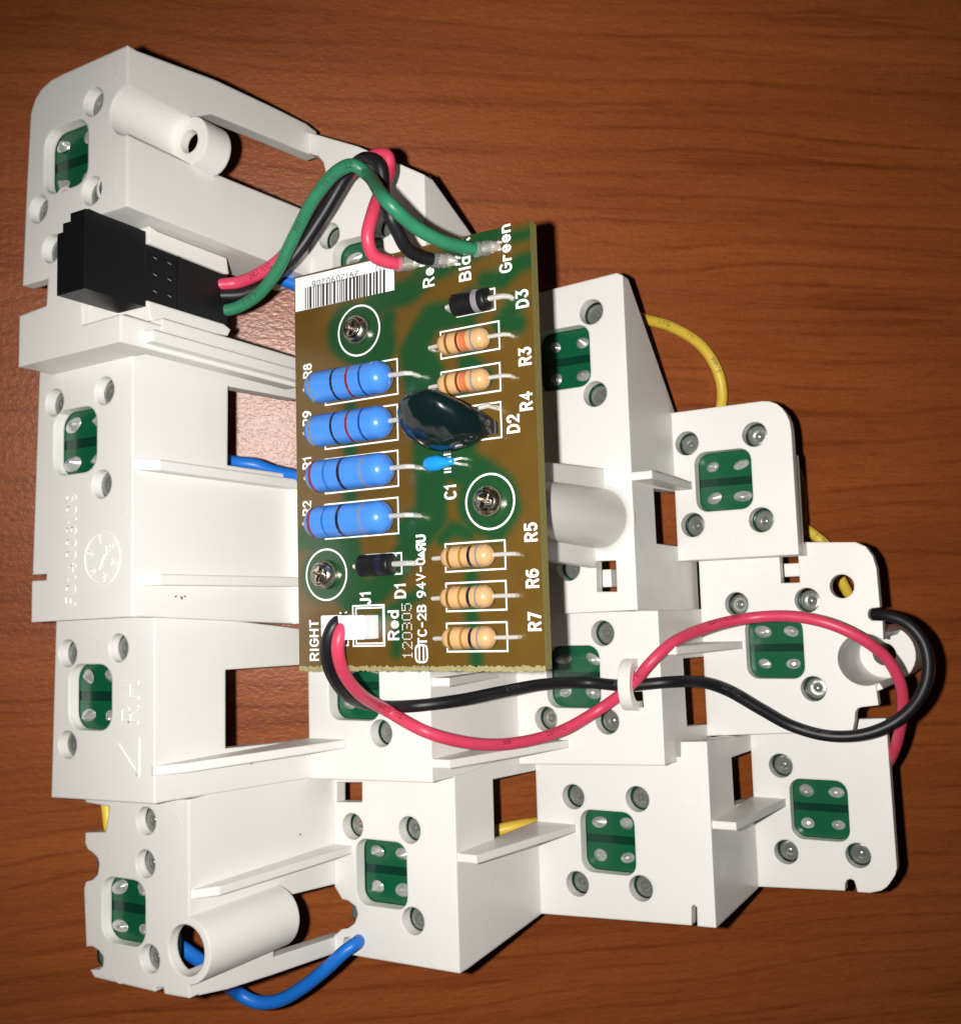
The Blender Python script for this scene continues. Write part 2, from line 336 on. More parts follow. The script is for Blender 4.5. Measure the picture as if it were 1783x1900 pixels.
# ------------------------------------------------------------------ white LED carrier
carrier = thing('led_carrier', 'white moulded plastic stepped lamp carrier lying on the brown wooden table', 'lamp carrier', frame_at())
T1 = 1.55                                           # front wall of the first column
TH = 2.0                                            # wall thickness
W = dict(T11=-24.5, T21=-19.5, T31=-15.0, T41=-9.5, T12=7.5, T22=8.5, T32=13.2, T42=18.5, T23=32.0, T33=37.1, T43=42.1, T24=49.3, T34=55.9, T44=63.3)
def P(n, *pts): return [on_w(p, W[n]) for p in pts]
UR = dict(R11=on_w((236, 240), W['T11'])[0], R21=on_w((246, 900), W['T21'])[0], R31=-9.57, R41=-9.63, R12=on_w((788, 360), W['T12'])[0], R32=11.02, R42=11.12, R23=33.08, R33=34.08, R43=38.59)
def set_u(poly, idx, u):
    for i in idx: poly[i] = (u, poly[i][1])
    return poly
RIVETS = []; BOARDS = []
def hole(n, px, r=1.85): c = on_w(px, W[n]); return circ(c, r, 20), c
class Step:
    def __init__(self, tread, riser=None):
        self.n = tread; self.w = W[tread]; self.mb = MB(); self.riser = riser
    def tread(self, outline, rivets=(), window=None, holes=(), extra_rivets=()):
        hs = list(holes)
        for px in rivets:
            l, c = hole(self.n, px, 1.72 if self.n[2] == '1' else 1.85); hs.append(l); RIVETS.append((c, self.w))
        for px in extra_rivets: RIVETS.append((on_w(px, self.w), self.w))
        if window is not None:
            c = on_w(window, self.w); hs.append(rrect(c, 7.9, 8.1, 2.1) if self.n[2] == '1' else rrect(c, 8.7, 9.1, 1.8)); BOARDS.append((c, self.w, self.n))
        self.mb.plate([outline] + hs, FW, self.w, self.w + (T1 if self.n[2] == '1' else TH)); return self
    def wall(self, outline, holes=(), u=None):
        u = UR[self.riser] if u is None else u
        self.mb.plate([outline] + list(holes), FU, u - TH, u); return self
    def done(self):
        me = union(self.mb.solids); return link('step', me, carrier)

# --- upper left block (T11) with the long strip and box that carry the connector
u = UR['R11']; s = Step('T11', 'R11')
o11 = P('T11', (244, 80), (118, 136), (95, 148), (77, 164), (65, 184), (57, 210), (50, 340), (42, 530), (89, 517), (86, 567), (36, 586), (34, 681), (224, 634), (224, 582), (153, 603), (150, 402), (232, 383))
yb = on_w((232, 383), W['T11'])[1]
gy0, gy1 = on_w((240, 156), W['T11'])[1], on_w((237, 248), W['T11'])[1]; gc = (gy0 + gy1) / 2; gr = (gy1 - gy0) / 2
o11[0] = (u, o11[0][1]); o11[-1] = (u, yb); o11[-2] = (o11[-2][0], yb)
groove = [(u - gr * math.cos(a), gc + gr * math.sin(a)) for a in [math.pi / 2 - math.pi * i / 12 for i in range(13)]]
o11 = o11 + groove
s.tread(o11, rivets=[(173, 188), (170, 353), (71, 387), (95, 461)], window=(122, 290))
wf = on_u((353, 293), u)[1]                         # depth of the screw seat
tp = [on_u(p, u) for p in ((244, 80), (400, 148), (508, 199), (568, 229))]
w12 = W['T12']
top12 = on_u((574, 236), u)[0]; lo12 = on_u((500, 484), u)[0]
win = [on_u(p, u) for p in ((440, 237), (518, 262), (572, 283))]; winb = [on_u(p, u) for p in ((566, 388), (396, 321))]
wb = W['T11'] + T1
lugw = wf + 3.6
# riser around the groove and the window: top arm, bottom arm, bridge at the lug
tpb = o11[0][1]
s.wall([(tpb, wb), (gy0, wb), (gy0, wf), (win[0][0], lugw), (win[1][0], win[1][1]), (win[2][0], w12 + TH), (top12, w12 + TH), tp[3], tp[2], tp[1]])
s.wall([(gy1, wb), (yb, wb), (lo12, w12 + TH), (winb[0][0], w12 + TH), (winb[1][0], lugw), (gy1, wf)])
g = []
for i in range(13):
    a = math.pi / 2 - math.pi * i / 12; g.append((a, gr)); 
vs = []; fs = []
for i, (a, r) in enumerate(g):
    for rr in (r, r + 1.2):
        for wz in (wb - 1.0, wf + 0.5): vs.append((u - rr * math.cos(a), gc + rr * math.sin(a), wz))
for i in range(12):
    k = 4 * i
    fs += [(k, k + 1, k + 5, k + 4), (k + 2, k + 6, k + 7, k + 3), (k, k + 4, k + 6, k + 2), (k + 1, k + 3, k + 7, k + 5)]
fs += [(0, 2, 3, 1), (48, 49, 51, 50)]
s.mb.add(vs, fs)
lug = [(u - gr - 1.0, gc + gr)] + [(u + gr * 1.0 * math.sin(a), gc + gr * 1.06 * math.cos(a)) for a in [math.pi * i / 16 for i in range(17)]] + [(u - gr - 1.0, gc - gr)]
s.mb.plate([lug, circ((u - 0.15, gc), 1.45, 20)], FW, wf, wf + 1.25)
hr = [(u + gr * math.sin(a), gc + gr * 1.06 * math.cos(a)) for a in [math.pi * i / 16 for i in range(17)]] + [(u + 2.4 * math.sin(a), gc + 2.5 * math.cos(a)) for a in [math.pi - math.pi * i / 16 for i in range(17)]]
s.mb.plate([hr], FW, wf + 1.2, lugw + 0.4)
# underside of the block and of the box
bt = on_w((224, 582), W['T11'])[1]; s.wall([(yb - .5, wb - .3), (bt + 1.2, wb - .3), (bt + 1.2, -9), (yb - .5, -9)], u=o11[14][0] - 0.02)
s.mb.plate([[(yb - TH, wb - 0.5), (yb, wb - 0.5), (lo12, w12 + 2), (lo12 - TH, w12 + 2)]], FU, o11[15][0], u - 0.02)
bx1 = on_w((224, 600), W['T11'])[0]; bt, bb = on_w((224, 582), W['T11'])[1], on_w((224, 634), W['T11'])[1]
bl = on_w((34, 681), W['T11'])
s.mb.add([(bl[0], bl[1], wb), (bx1, bb, wb), (bx1, bb, W['T21'] + 0.2), (bl[0], bl[1], W['T21'] + 0.2), (bl[0], bl[1] - 2, wb), (bx1, bb - 2, wb), (bx1, bb - 2, W['T21'] + 0.2), (bl[0], bl[1] - 2, W['T21'] + 0.2)],
         [(0, 1, 2, 3), (4, 7, 6, 5), (0, 3, 7, 4), (1, 5, 6, 2), (0, 4, 5, 1), (3, 2, 6, 7)])
s.wall([(bt, wb), (bb, wb), (bb, 5.5), (bt, 5.5)], u=bx1)
s.mb.box((bx1 - 0.02, bt + 1.2, W['T11'] + 3.5), (bx1 + 1.3, bb - 0.6, 5.2))
s.mb.box((bx1 - 8, bt - 0.9, W['T11'] + 6), (bx1 + 0.1, bt + 0.5, 6))
s.done()

# --- T12
u1, u2 = UR['R11'], UR['R12']; s = Step('T12', 'R12')
n12 = P('T12', (574, 283), (590, 289), (600, 300), (604, 318), (603, 388), (574, 391))
top = P('T12', (574, 243), (664, 271), (738, 302), (786, 324))
o = [(u1, top[0][1])] + top[1:3] + [(u2, top[3][1])] + [(u2, 22.0), (u1 + 8, 22.0), (u1 + 8, lo12 + 4), (u1, lo12 + 1.0)] + [(u1, n12[5][1])] + n12[1:5][::-1] + [(u1, n12[0][1])]
c12 = on_w((612, 437), W['T12'])
s.tread(o, rivets=[(610.3, 436.9), (713, 415)], window=(664, 499))
a = on_u((797, 325), u2); b = on_u((874, 433), u2)
s.wall([(top[3][1], W['T12'] + TH), a, b, (b[0] + 4, b[1] + 4), (22, b[1] + 4), (22, W['T12'] + TH)])
s.done()

# --- T21 / T22 (the latter hidden by the circuit board, it carries the short posts)
u = UR['R21']; s = Step('T21', 'R21')
o = P('T21', (252, 640), (75, 680), (73, 695), (60.5, 1066.5), (86.5, 1065.5), (86, 1076.6), (59, 1078), (58, 1155), (240, 1145))
o = set_u(o, (0, 8), u)
s.tread(o, rivets=[(101, 746.8), (193.5, 725), (188.4, 898.2)], window=(139, 818))
vt, vb = o[0][1], o[8][1]; w22 = W['T22']
wn = [on_u(p, u) for p in ((423, 716.6), (543, 738), (542, 881), (422, 863))]
s.wall([(vt, W['T21'] + T1), (vb, W['T21'] + T1), (vb + 1.5, w22 + TH), (wn[2][0], w22 + TH), wn[3], wn[0], (wn[1][0], w22 + TH), (vt - 1.2, w22 + TH)])
s.done()
s = Step('T22'); s.tread([(u, 24.0), (UR['R32'] + 2, 24.0), (UR['R32'] + 2, vb), (u, vb + 1.5)]); s.wall([(24.0, W['T22'] + TH), (vb, W['T22'] + TH), (vb, W['T23'] + TH), (24.0, W['T23'] + TH)], u=UR['R32'] + 2)
for px, zw in (((655, 614), W['T22']), ((604, 1066), W['T22'])):
    c = on_w(px, 0); s.mb.lathe([(0.9, 1.65), (3.0, 1.65), (3.6, zw + 0.5), (0.9, zw + 0.5), (0.9, 1.65)], (c[0], c[1], 0), 'w', 20)
s.done()

# --- T31
u = UR['R31']; s = Step('T31', 'R31')
o = set_u(P('T31', (290, 1136), (104.3, 1143), (95.3, 1480), (282, 1492)), (0, 3), u)
s.tread(o, rivets=[(125.6, 1212.7), (219.8, 1202.6), (125, 1382.6)], window=(167, 1294))
vt, vb = o[0][1], o[3][1]; w32 = W['T32']
wn = [on_u(p, u) for p in ((418.3, 1243), (571, 1233), (571, 1375), (418.3, 1389))]
b2 = on_u((572, 1446), u)[0]; t2 = on_u((560, 1172), u)[0]
s.wall([(vt, W['T31'] + T1), (vb, W['T31'] + T1), (b2, w32 + TH), (wn[2][0], w32 + TH), wn[3], wn[0], (wn[1][0], w32 + TH), (t2, w32 + TH)])
s.done()

# --- T41 with the open screw tube
u = UR['R41']; s = Step('T41', 'R41')
o = P('T41', (354, 1484), (158.6, 1482), (158.6, 1489), (204, 1497), (195.6, 1544.7), (158.6, 1545.4), (157.6, 1565), (163, 1577), (172, 1583), (181, 1592), (184, 1603), (181, 1624), (172, 1633), (159, 1637), (156, 1648), (156, 1656), (160, 1757), (172, 1757), (184, 1765), (192, 1777), (191, 1793), (184, 1800), (167, 1800), (175, 1814), (288, 1841), (289, 1834), (303, 1833), (305, 1845), (355, 1854), (352, 1830))
set_u(o, (0, 28, 29), u)
tc_ = on_w((338, 1763), W['T41']); tr = (on_w((338, 1811), W['T41'])[1] - on_w((338, 1715), W['T41'])[1]) / 2
tc_ = (u - 0.55, tc_[1]); ph = math.asin(0.55 / tr) if tr > 0.55 else 0
# tube opening: notch into the tread from its right edge
tn = [(tc_[0] - tr * math.sin(a) * 1.0, tc_[1] + tr * math.cos(a)) for a in [math.pi * i / 14 for i in range(15)]]
o = o[:-1] + [(u, tn[0][1])] + tn + [(u, tn[-1][1])]
s.tread(o, rivets=[(269.6, 1603.6), (278, 1780), (271, 1524)], extra_rivets=[(178, 1606), (183, 1779)], window=(229, 1692))
ve, w42 = o[0][1], W['T42']
wl = W['T41'] + T1; tend = on_u((508, 1777), u)[1]
ra = [on_u(p, u) for p in ((509, 1668), (614, 1646), (621, 1741.5), (508.5, 1776))]
ro = [on_u(p, u) for p in ((355, 1854), (423, 1836), (507, 1809), (614, 1775))]
v42t = on_u((615, 1452), u)[0] - 4.0
s.wall([(ve, wl), (tn[-1][0 + 1], wl), (tn[-1][1], tend), (ra[0][0], tend), (ra[1][0], w42 + TH), (v42t, w42 + TH)])
s.wall([(tn[0][1], wl), (ro[0][0], wl), (ro[1][0], ro[1][1]), (ro[2][0], ro[2][1]), (ro[3][0], w42 + TH), (ra[2][0], w42 + TH), (ra[3][0], tend), (tn[0][1], tend)])
# tube wall, a full ring
sec = [(tc_[0] + rr * math.cos(t), tc_[1] + rr * math.sin(t)) for rr, t in [(tr + 1.0, math.radians(-112 + 224 * i / 30)) for i in range(31)] + [(tr, math.radians(112 - 224 * i / 30)) for i in range(31)]]
s.mb.plate([sec], FW, W['T41'] + 0.01, tend + 1.2)
s.done()

# --- T32
u1, u2 = UR['R31'], UR['R32']; s = Step('T32', 'R32')
o = P('T32', (572, 1190), (574, 1445), (798.4, 1452.4), (796, 1190)); set_u(o, (0, 1), u1); set_u(o, (2, 3), u2)
s.tread(o, rivets=[(706.9, 1360.9)], window=(656, 1275))
vt, vb = o[3][1], o[2][1]
s.wall([(vt, W['T32'] + TH), (vb, W['T32'] + TH), (vb + 1, W['T33'] + TH), (vt, W['T33'] + TH)])
s.done()
# --- T42
u1, u2 = UR['R41'], UR['R42']; s = Step('T42', 'R42')
o = P('T42', (619.6, 1440), (618, 1645.6), (634.7, 1669), (646, 1672), (660, 1683), (664, 1697), (658, 1714), (646, 1723), (634.7, 1724.7), (622, 1735), (616, 1741), (616, 1774), (640, 1770), (675, 1777), (852, 1807), (843, 1440)); set_u(o, (0, 1), u1); set_u(o, (14, 15), u2)
sl = [on_w(p, W['T42']) for p in ((625, 1452), (672, 1452), (672, 1489), (625, 1489))]
s.tread(o, rivets=[(654.2, 1534), (759.6, 1540.8), (766.4, 1709.9)], extra_rivets=[(652, 1697)], window=(707.6, 1622), holes=[sl, circ(on_w((645, 1751), W['T42']), 0.85, 14)])
wn = [on_u(p, u2) for p in ((914.4, 1446.5), (994, 1431), (995, 1549.7), (917.6, 1558.7))]
vb = o[14][1]; e = on_u((1003, 1696), u2); w43 = W['T43']
s.wall([(o[15][1], W['T42'] + TH), (vb, W['T42'] + TH), (e[0], w43 + TH), (wn[2][0], w43 + TH), wn[3], wn[0], (wn[1][0], w43 + TH), (o[15][1] - 1, w43 + TH)])
s.done()
# --- T23
u2 = UR['R23']; s = Step('T23', 'R23')
ul = UR['R32'] + 2
o = P('T23', (1024, 532), (1144, 506), (1153, 511), (1168, 800), (1184, 1132), (1020, 1142)); set_u(o, (2, 3, 4), u2)
o[0] = (ul, o[0][1] + 0.085 * (o[0][0] - ul)); o[5] = (ul, o[5][1])
sl = [on_w(p, W['T23']) for p in ((1106, 1041), (1143, 1040), (1145, 1098), (1107, 1098))]
s.tread(o, rivets=[(1096.8, 578.3), (1103.8, 730.7), (1054.6, 1054)], window=(1044, 665), holes=[sl])
wn = [on_u(p, u2) for p in ((1212.6, 905.8), (1251, 910.7), (1257, 1014), (1218, 1008.8))]; w24 = W['T24']
tw = [on_u(p, u2) for p in ((1153, 508), (1246, 766))]; v24 = on_w((1261, 1041), w24)[1] - 0.4
s.wall([(o[2][1], W['T23'] + TH), (tw[0][0], W['T23'] + TH), (tw[1][0], w24 + TH), (wn[1][0], w24 + TH), wn[0], wn[3], (wn[2][0], w24 + TH), (v24, w24 + TH), (v24, W['T34'] + TH), (o[4][1] + 1, W['T34'] + TH), (o[4][1], W['T23'] + TH)])
pc = on_w((905, 930), 0); pb = W['T23']                         # tall post below the board with its two fins
s.mb.lathe([(1.0, 1.65), (3.3, 1.65), (4.2, pb - 0.9), (4.5, pb - 0.35), (5.1, pb + 0.1), (1.0, pb + 0.5), (1.0, 1.65)], (pc[0], pc[1], 0), 'w', 32)
f1 = on_w((1125, 885), pb); f2 = on_w((1095, 1053), pb)
for ub_, pts in ((on_w((1121, 885), pb)[0], ((1121, 869), (1020, 865), (1020, 905), (1121, 915))), (on_w((1106, 1033), pb)[0], ((1104, 1053), (1022, 1035), (1022, 985), (1104, 1000)))):
    q = [on_u(p, ub_) for p in pts]; s.mb.plate([[(q[0][0], pb + 0.3), (q[1][0], max(5.0, q[1][1] - 8)), (q[2][0], max(5.0, q[1][1] - 8)), (q[3][0], pb + 0.3)]], FU, ub_ - 1.3, ub_)
q = on_w((1150, 1070), pb); s.mb.box((q[0] - 4.0, q[1] - 1.2, pb + 3.0), (q[0] - 2.6, q[1] + 1.3, pb + 12))
s.done()
# --- T33
u1, u2 = UR['R32'], UR['R33']; s = Step('T33', 'R33')
o = P('T33', (961, 1139), (962, 1418), (1236.5, 1421), (1217, 1133)); set_u(o, (0, 1), u1); set_u(o, (2, 3), u2)
sl = [on_w(p, W['T33']) for p in ((1161, 1284), (1192, 1283), (1194.5, 1313), (1162, 1314))]
s.tread(o, rivets=[(1117.8, 1175.2), (1126.6, 1339.1), (1012.8, 1334.6)], window=(1063, 1256), holes=[sl])
wn = [on_u(p, u2) for p in ((1267.4, 1222), (1305, 1219), (1313, 1346), (1274.8, 1348))]; w34 = W['T34']
s.wall([(o[3][1], W['T33'] + TH), (o[2][1], W['T33'] + TH), (o[2][1] + 1, w34 + TH), (wn[2][0], w34 + TH), wn[3], wn[0], (wn[1][0], w34 + TH), (o[3][1], w34 + TH)])
s.done()
# --- T43
u1, u2 = UR['R42'], UR['R43']; s = Step('T43', 'R43')
o = P('T43', (998, 1405), (1003, 1696), (1283, 1718), (1283, 1684), (1287, 1680), (1293, 1684), (1294, 1719.5), (1331, 1723), (1311, 1376), (1263, 1377), (1263, 1405)); set_u(o, (0, 1), u1); set_u(o, (7, 8), u2)
s.tread(o, rivets=[(1063.4, 1478.9), (1182.3, 1483.3), (1071.4, 1640.8), (1189, 1649.3)], window=(1127.5, 1563.6))
wn = [on_u(p, u2) for p in ((1357, 1405.8), (1391, 1394.7), (1396, 1488), (1362.5, 1495))]; w44 = W['T44']; e = on_u((1409, 1646), u2)
s.wall([(o[8][1], W['T43'] + TH), (o[7][1], W['T43'] + TH), (e[0], w44 + TH), (wn[2][0], w44 + TH), wn[3], wn[0], (wn[1][0], w44 + TH), (on_u((1391, 1364), u2)[0], w44 + TH)])
s.done()
# --- T24
u1 = UR['R23']; s = Step('T24')
o = P('T24', (1246, 766), (1261, 1041), (1482, 1029), (1468, 800), (1465, 782), (1459.5, 769), (1451, 757), (1441, 749), (1428, 744.5), (1414, 744)); set_u(o, (0, 1), u1)
s.tread(o, rivets=[(1274.4, 822.5), (1399.6, 805.7), (1412.4, 964.5), (1285.2, 974)], window=(1342, 891))
s.mb.box((u1 + 0.05, o[1][1] - TH, s.w + TH - 0.2), (o[2][0] - 0.3, o[1][1] - 0.05, W['T34'] + 0.3)); s.mb.box((o[2][0] - TH, o[3][1] + 3, s.w + TH - .2), (o[2][0] - 0.35, o[1][1] - 0.1, s.w + 5))
s.done()
# --- T34 with the deep screw mount
u1 = UR['R33']; s = Step('T34')
bc = on_w((1604, 1224), W['T34']); br = 3.75
def arc(c, r, a0, a1, n): return [(c[0] + r * math.cos(math.radians(a0 + (a1 - a0) * i / n)), c[1] + r * math.sin(math.radians(a0 + (a1 - a0) * i / n))) for i in range(n + 1)]
pre = P('T34', (1296, 1030), (1315, 1366), (1582, 1357), (1586, 1336), (1587, 1322), (1591, 1315), (1598, 1312.6), (1630, 1309), (1625, 1272))
post = P('T34', (1639, 1187), (1637.5, 1152), (1617, 1151.6), (1611, 1146), (1610, 1139), (1612, 1132), (1617, 1129), (1632.6, 1127), (1626, 1054), (1619, 1031.6), (1606, 1014), (1587.7, 1006), (1484.5, 1006), (1440, 1010)); set_u(pre, (0, 1), u1)
o = pre + arc(bc, br, 62, 305, 20) + post
s4 = [on_w(p, W['T34']) for p in ((1446, 1031.6), (1481, 1030.5), (1484, 1081), (1449, 1082))]
s.tread(o, rivets=[(1366.8, 1121.3), (1497.5, 1113.9), (1509.2, 1278.4)], window=(1437, 1203), holes=[s4, circ(on_w((1562, 1088), W['T34']), 1.75, 20)])
wr = 72.2
cup = arc(bc, br + 1.0, 62, 305, 28) + arc(bc, br, 305, 62, 28)
s.mb.plate([cup], FW, W['T34'] + 0.4, wr + 0.6)
ring = circ(bc, br + 0.9, 36)
s.mb.lathe([(1.75, wr), (br + 0.9, wr), (br + 0.7, wr + 14), (1.75, wr + 14), (1.75, wr)], (bc[0], bc[1], 0), 'w', 32)
q = on_w((1470, 1057), W['T34']); s.mb.box((q[0] - 1.6, q[1] - 1.0, s.w + 1.6), (q[0] + 2.0, q[1] + 1.0, s.w + 2.8))
s.done()
# --- T44
u1 = UR['R43']; s = Step('T44')
o = P('T44', (1391, 1355), (1408, 1646), (1567.7, 1653.5), (1568, 1641), (1571, 1634), (1578, 1631.5), (1585, 1635), (1588, 1644), (1591, 1656), (1614, 1657.5), (1634.7, 1653.5), (1646, 1646), (1653, 1636.7), (1661, 1624), (1664, 1611), (1645, 1350), (1643, 1333), (1584, 1335), (1582, 1350)); set_u(o, (0, 1), u1)
s.tread(o, rivets=[(1448.5, 1421.3), (1458.8, 1581.7), (1592.2, 1588.2)], window=(1520, 1503.5)); s.done()

# --- ribs: (riser, start depth, start px on riser, width in u, end px on next tread, next tread)
def rib(u0, p0, h, w_end, p_end=None, th=1.15, ramp=0.6):
    v0, w0 = on_u(p0, u0); mb = MB()
    ue = on_w(p_end, w_end)[0] if p_end else u0 + h
    mb.plate([[(u0 - 0.3, w0), (u0 + h * (1 - ramp), w0), (u0 + h, w0 + h * ramp * 1.5), (ue, w_end + 0.05), (u0 - 0.3, w_end + 0.05)]], FV, v0 - th / 2, v0 + th / 2)
    return mb.build('rib', 'white', carrier, ang=25)
rib(UR['R21'], (247, 861), 1.7, W['T22'], ramp=1.0, th=1.3); rib(UR['R21'], (247, 1076), 1.7, W['T22'], ramp=1.0, th=1.3)
rib(UR['R31'], (285, 1431), 1.9, W['T32'], (642, 1397), ramp=1.0); rib(UR['R41'], (355, 1661), 1.9, W['T42'], (653, 1606), ramp=1.0)
rib(UR['R32'], (803, 1266), 2.6, W['T33'], (950, 1256), ramp=0.0); rib(UR['R32'], (803, 1417), 2.6, W['T33'], (1055, 1398), ramp=0.0)
rib(UR['R42'], (850, 1592), 2.9, W['T43'], (1069, 1559), ramp=0.0)
rib(UR['R23'], (1172, 884), 3.0, W['T24'], (1284, 894), ramp=0.0); rib(UR['R33'], (1222, 1208), 2.6, W['T34'], (1378, 1199), ramp=0.0)
rib(UR['R43'], (1322, 1531), 3.4, W['T44'], (1459, 1508), ramp=0.0)

# --- wire hook on T33: an open arch standing on the tread
hk = MB(); hc = on_w((1180, 1272), W['T33']); w0 = W['T33']
hv = on_w((1160, 1222), w0)[1], on_w((1160, 1318), w0)[1]
ua, ub = hc[0] - 1.3, hc[0] + 0.5
prof = []
vm, hh = (hv[0] + hv[1]) / 2, (hv[1] - hv[0]) / 2
for i in range(15): a = math.pi * i / 14; prof.append((vm - hh * math.cos(a), w0 - 3.6 * math.sin(a) ** 0.7))
inner = [(vm - (hh - 1.3) * math.cos(math.pi * i / 14), w0 - 2.35 * math.sin(math.pi * i / 14) ** 0.7) for i in range(15)][::-1]
hk.plate([prof + [(hv[1], w0 + 1.0), (hv[1] - 1.3, w0 + 1.0)] + inner + [(hv[0] + 1.3, w0 + 0.4), (hv[0], w0 + 0.4)]], FU, ua, ub)
hk.build('wire_hook', 'ivory', carrier, label='small arched clip holding the red and black leads')

# --- rivets and LED boards
rv = MB(); rv.lathe([(1.62, 0.05), (1.62, -0.25), (1.45, -0.5), (1.0, -0.62), (0.5, -0.5), (0.38, -0.66), (0.18, -0.72), (0, -0.74)], (0, 0, 0), 'w', 18)
rvm = rv.mesh('rivet', 'rivet')
DEP = 2.25
def dep(w): return 1.7 if w < 0 else DEP
for c, w in RIVETS:
    o = link('rivet', rvm, carrier, loc=(c[0] + 0.1, c[1] + 0.05, w + dep(w) + 0.02)); o.rotation_euler = (random.uniform(-.12, .12), random.uniform(-.12, .12), random.uniform(0, 6.28))
sj = MB(); sj.lathe([(1.0, 0.02), (0.9, -0.2), (0.68, -0.42), (0.45, -0.62), (0.34, -0.85), (0.2, -0.98), (0, -1.0)], (0, 0, 0), 'w', 14); sjm = sj.mesh('solder_joint', 'solder')
bdm = MB().plate([rrect((0, 0), 14.6, 16.4, 0.8)], FW, 0, 1.4).mesh('led_board', 'led_green')
bds = MB().plate([rrect((0, 0), 13.8, 15.6, 0.8)], FW, 0, 1.4).mesh('led_board', 'led_green')
cpm = MB().plate([rrect((0, 0), 8.6, 3.9, 0.3)], FW, -0.05, 0.02).mesh('copper_area', 'copper_green')
ldm = MB().lathe([(0, 8.2), (1.2, 8.0), (2.2, 7.2), (2.5, 5.8), (2.5, 1.35), (3.6, 1.35), (3.6, 1.3)], (0, 0, 0), 'w', 16).mesh('led_lamp', 'led_body')
for c, w, n in BOARDS:
    b = link('led_board', bdm if n in ('T24', 'T34', 'T44', 'T43', 'T33') else bds, carrier, loc=(c[0], c[1], w + dep(w)))
    for sy in (-1, 1):
        link('copper_area', cpm, b, loc=(0, sy * 2.55, 0))
        for sx in (-1, 1):
            o = link('solder_joint', sjm, b, loc=(sx * 2.25, sy * 2.45, -0.04)); o.scale = (random.uniform(1.05, 1.6), random.uniform(.75, .98), random.uniform(.6, 1.15)); o.rotation_euler = (random.uniform(-.3, .3), random.uniform(-.3, .3), random.uniform(-.4, .4))
    link('led_lamp', ldm, b)
for c, w in RIVETS:      # small board tabs below rivets that no window board reaches
    if not any(abs(c[0] - b[0][0]) < 6.5 and abs(c[1] - b[0][1]) < 7.6 and abs(w - b[1]) < .1 for b in BOARDS):
        MB().plate([rrect((c[0], c[1]), 5, 5, 0.5)], FW, w + dep(w), w + dep(w) + 1.4).build('board_tab', 'led_green', carrier)

# --- moulded marks: ejector discs, part number, date wheel, arrow and RH
ejm = MB().lathe([(1.72, 0.006), (1.6, -0.006), (1.5, -0.011), (1.4, -0.006), (1.28, 0.006)], (0, 0, 0), 'w', 28).mesh('ejector_mark', 'white_mark', ang=60)
for n, px in (('T11', (205, 130)), ('T11', (125, 192)), ('T11', (118, 372)), ('T11', (198, 345)), ('T11', (58, 622)), ('T11', (127, 610)), ('T21', (142, 725)), ('T21', (96, 910)), ('T21', (218, 940)), ('T21', (96, 1100)), ('T31', (172, 1205)), ('T31', (258, 1200)), ('T31', (155, 1415)), ('T41', (218, 1590)), ('T41', (313, 1608)), ('T41', (320, 1535)), ('T41', (222, 1800)), ('T42', (700, 1480)), ('T42', (810, 1490)), ('T42', (805, 1685)), ('T43', (1225, 1570)), ('T43', (1280, 1480)), ('T32', (765, 1390)), ('T12', (750, 345)), ('T23', (1060, 790)), ('T24', (1340, 1000))):
    c = on_w(px, W[n]); link('ejector_mark', ejm, carrier, loc=(c[0], c[1], W[n]))
def emb(s_, n, px, cap, sw, name, sx=1.0, gap=.3):
    c = on_w(px, W[n]); link(name, stroke_text(s_, cap, sw, (0, -1, 0), (-1, 0, 0), (0, 0, -1), (c[0], c[1], W[n]), 0.13, gap, 'white_mark', sx), carrier)
emb('F014008109', 'T21', (131, 1018), 1.75, 0.24, 'part_number', .78, .42)
emb('RH', 'T31', (240, 1302), 2.9, 0.34, 'lettering', 1.0)
am = MB(); a1, a2, a3 = [on_w(p, W['T31']) for p in ((219, 1383), (256, 1441), (257, 1368))]
for p, q in ((a1, a2), (a2, a3)):
    d = np.array(q) - np.array(p); d /= np.linalg.norm(d); nn = np.array([-d[1], d[0]]) * 0.22
    am.plate([[tuple(np.array(p) - nn), tuple(np.array(q) - nn), tuple(np.array(q) + nn), tuple(np.array(p) + nn)]], FW, W['T31'] - 0.16, W['T31'] + 0.1)
am.build('arrow_mark', 'white_mark', carrier)
dc = on_w((189, 1036), W['T21']); dwl = MB()
dwl.plate([circ(dc, 3.15, 36), circ(dc, 2.95, 36)], FW, W['T21'] - 0.12, W['T21'] + 0.1)
ar = math.radians(-62); d = np.array([math.cos(ar), math.sin(ar)]); nn = np.array([-d[1], d[0]])
pp = [tuple(np.array(dc) + d * a + nn * b) for a, b in ((-1.4, -.22), (.7, -.22), (.7, -.6), (1.6, 0), (.7, .6), (.7, .22), (-1.4, .22))]
dwl.plate([pp], FW, W['T21'] - 0.16, W['T21'] + 0.1); dwo = dwl.build('date_wheel', 'white_mark', carrier)
for i in range(6):
    a = math.radians(60 * i + 20); p = (dc[0] + 2.25 * math.cos(a), dc[1] + 2.25 * math.sin(a), W['T21'])
    link('lettering', stroke_text(str((i * 2 + 2) % 9), 0.9, 0.16, (-math.sin(a), math.cos(a), 0), (math.cos(a), math.sin(a), 0), (0, 0, -1), p, 0.1, mat='white_mark'), dwo)

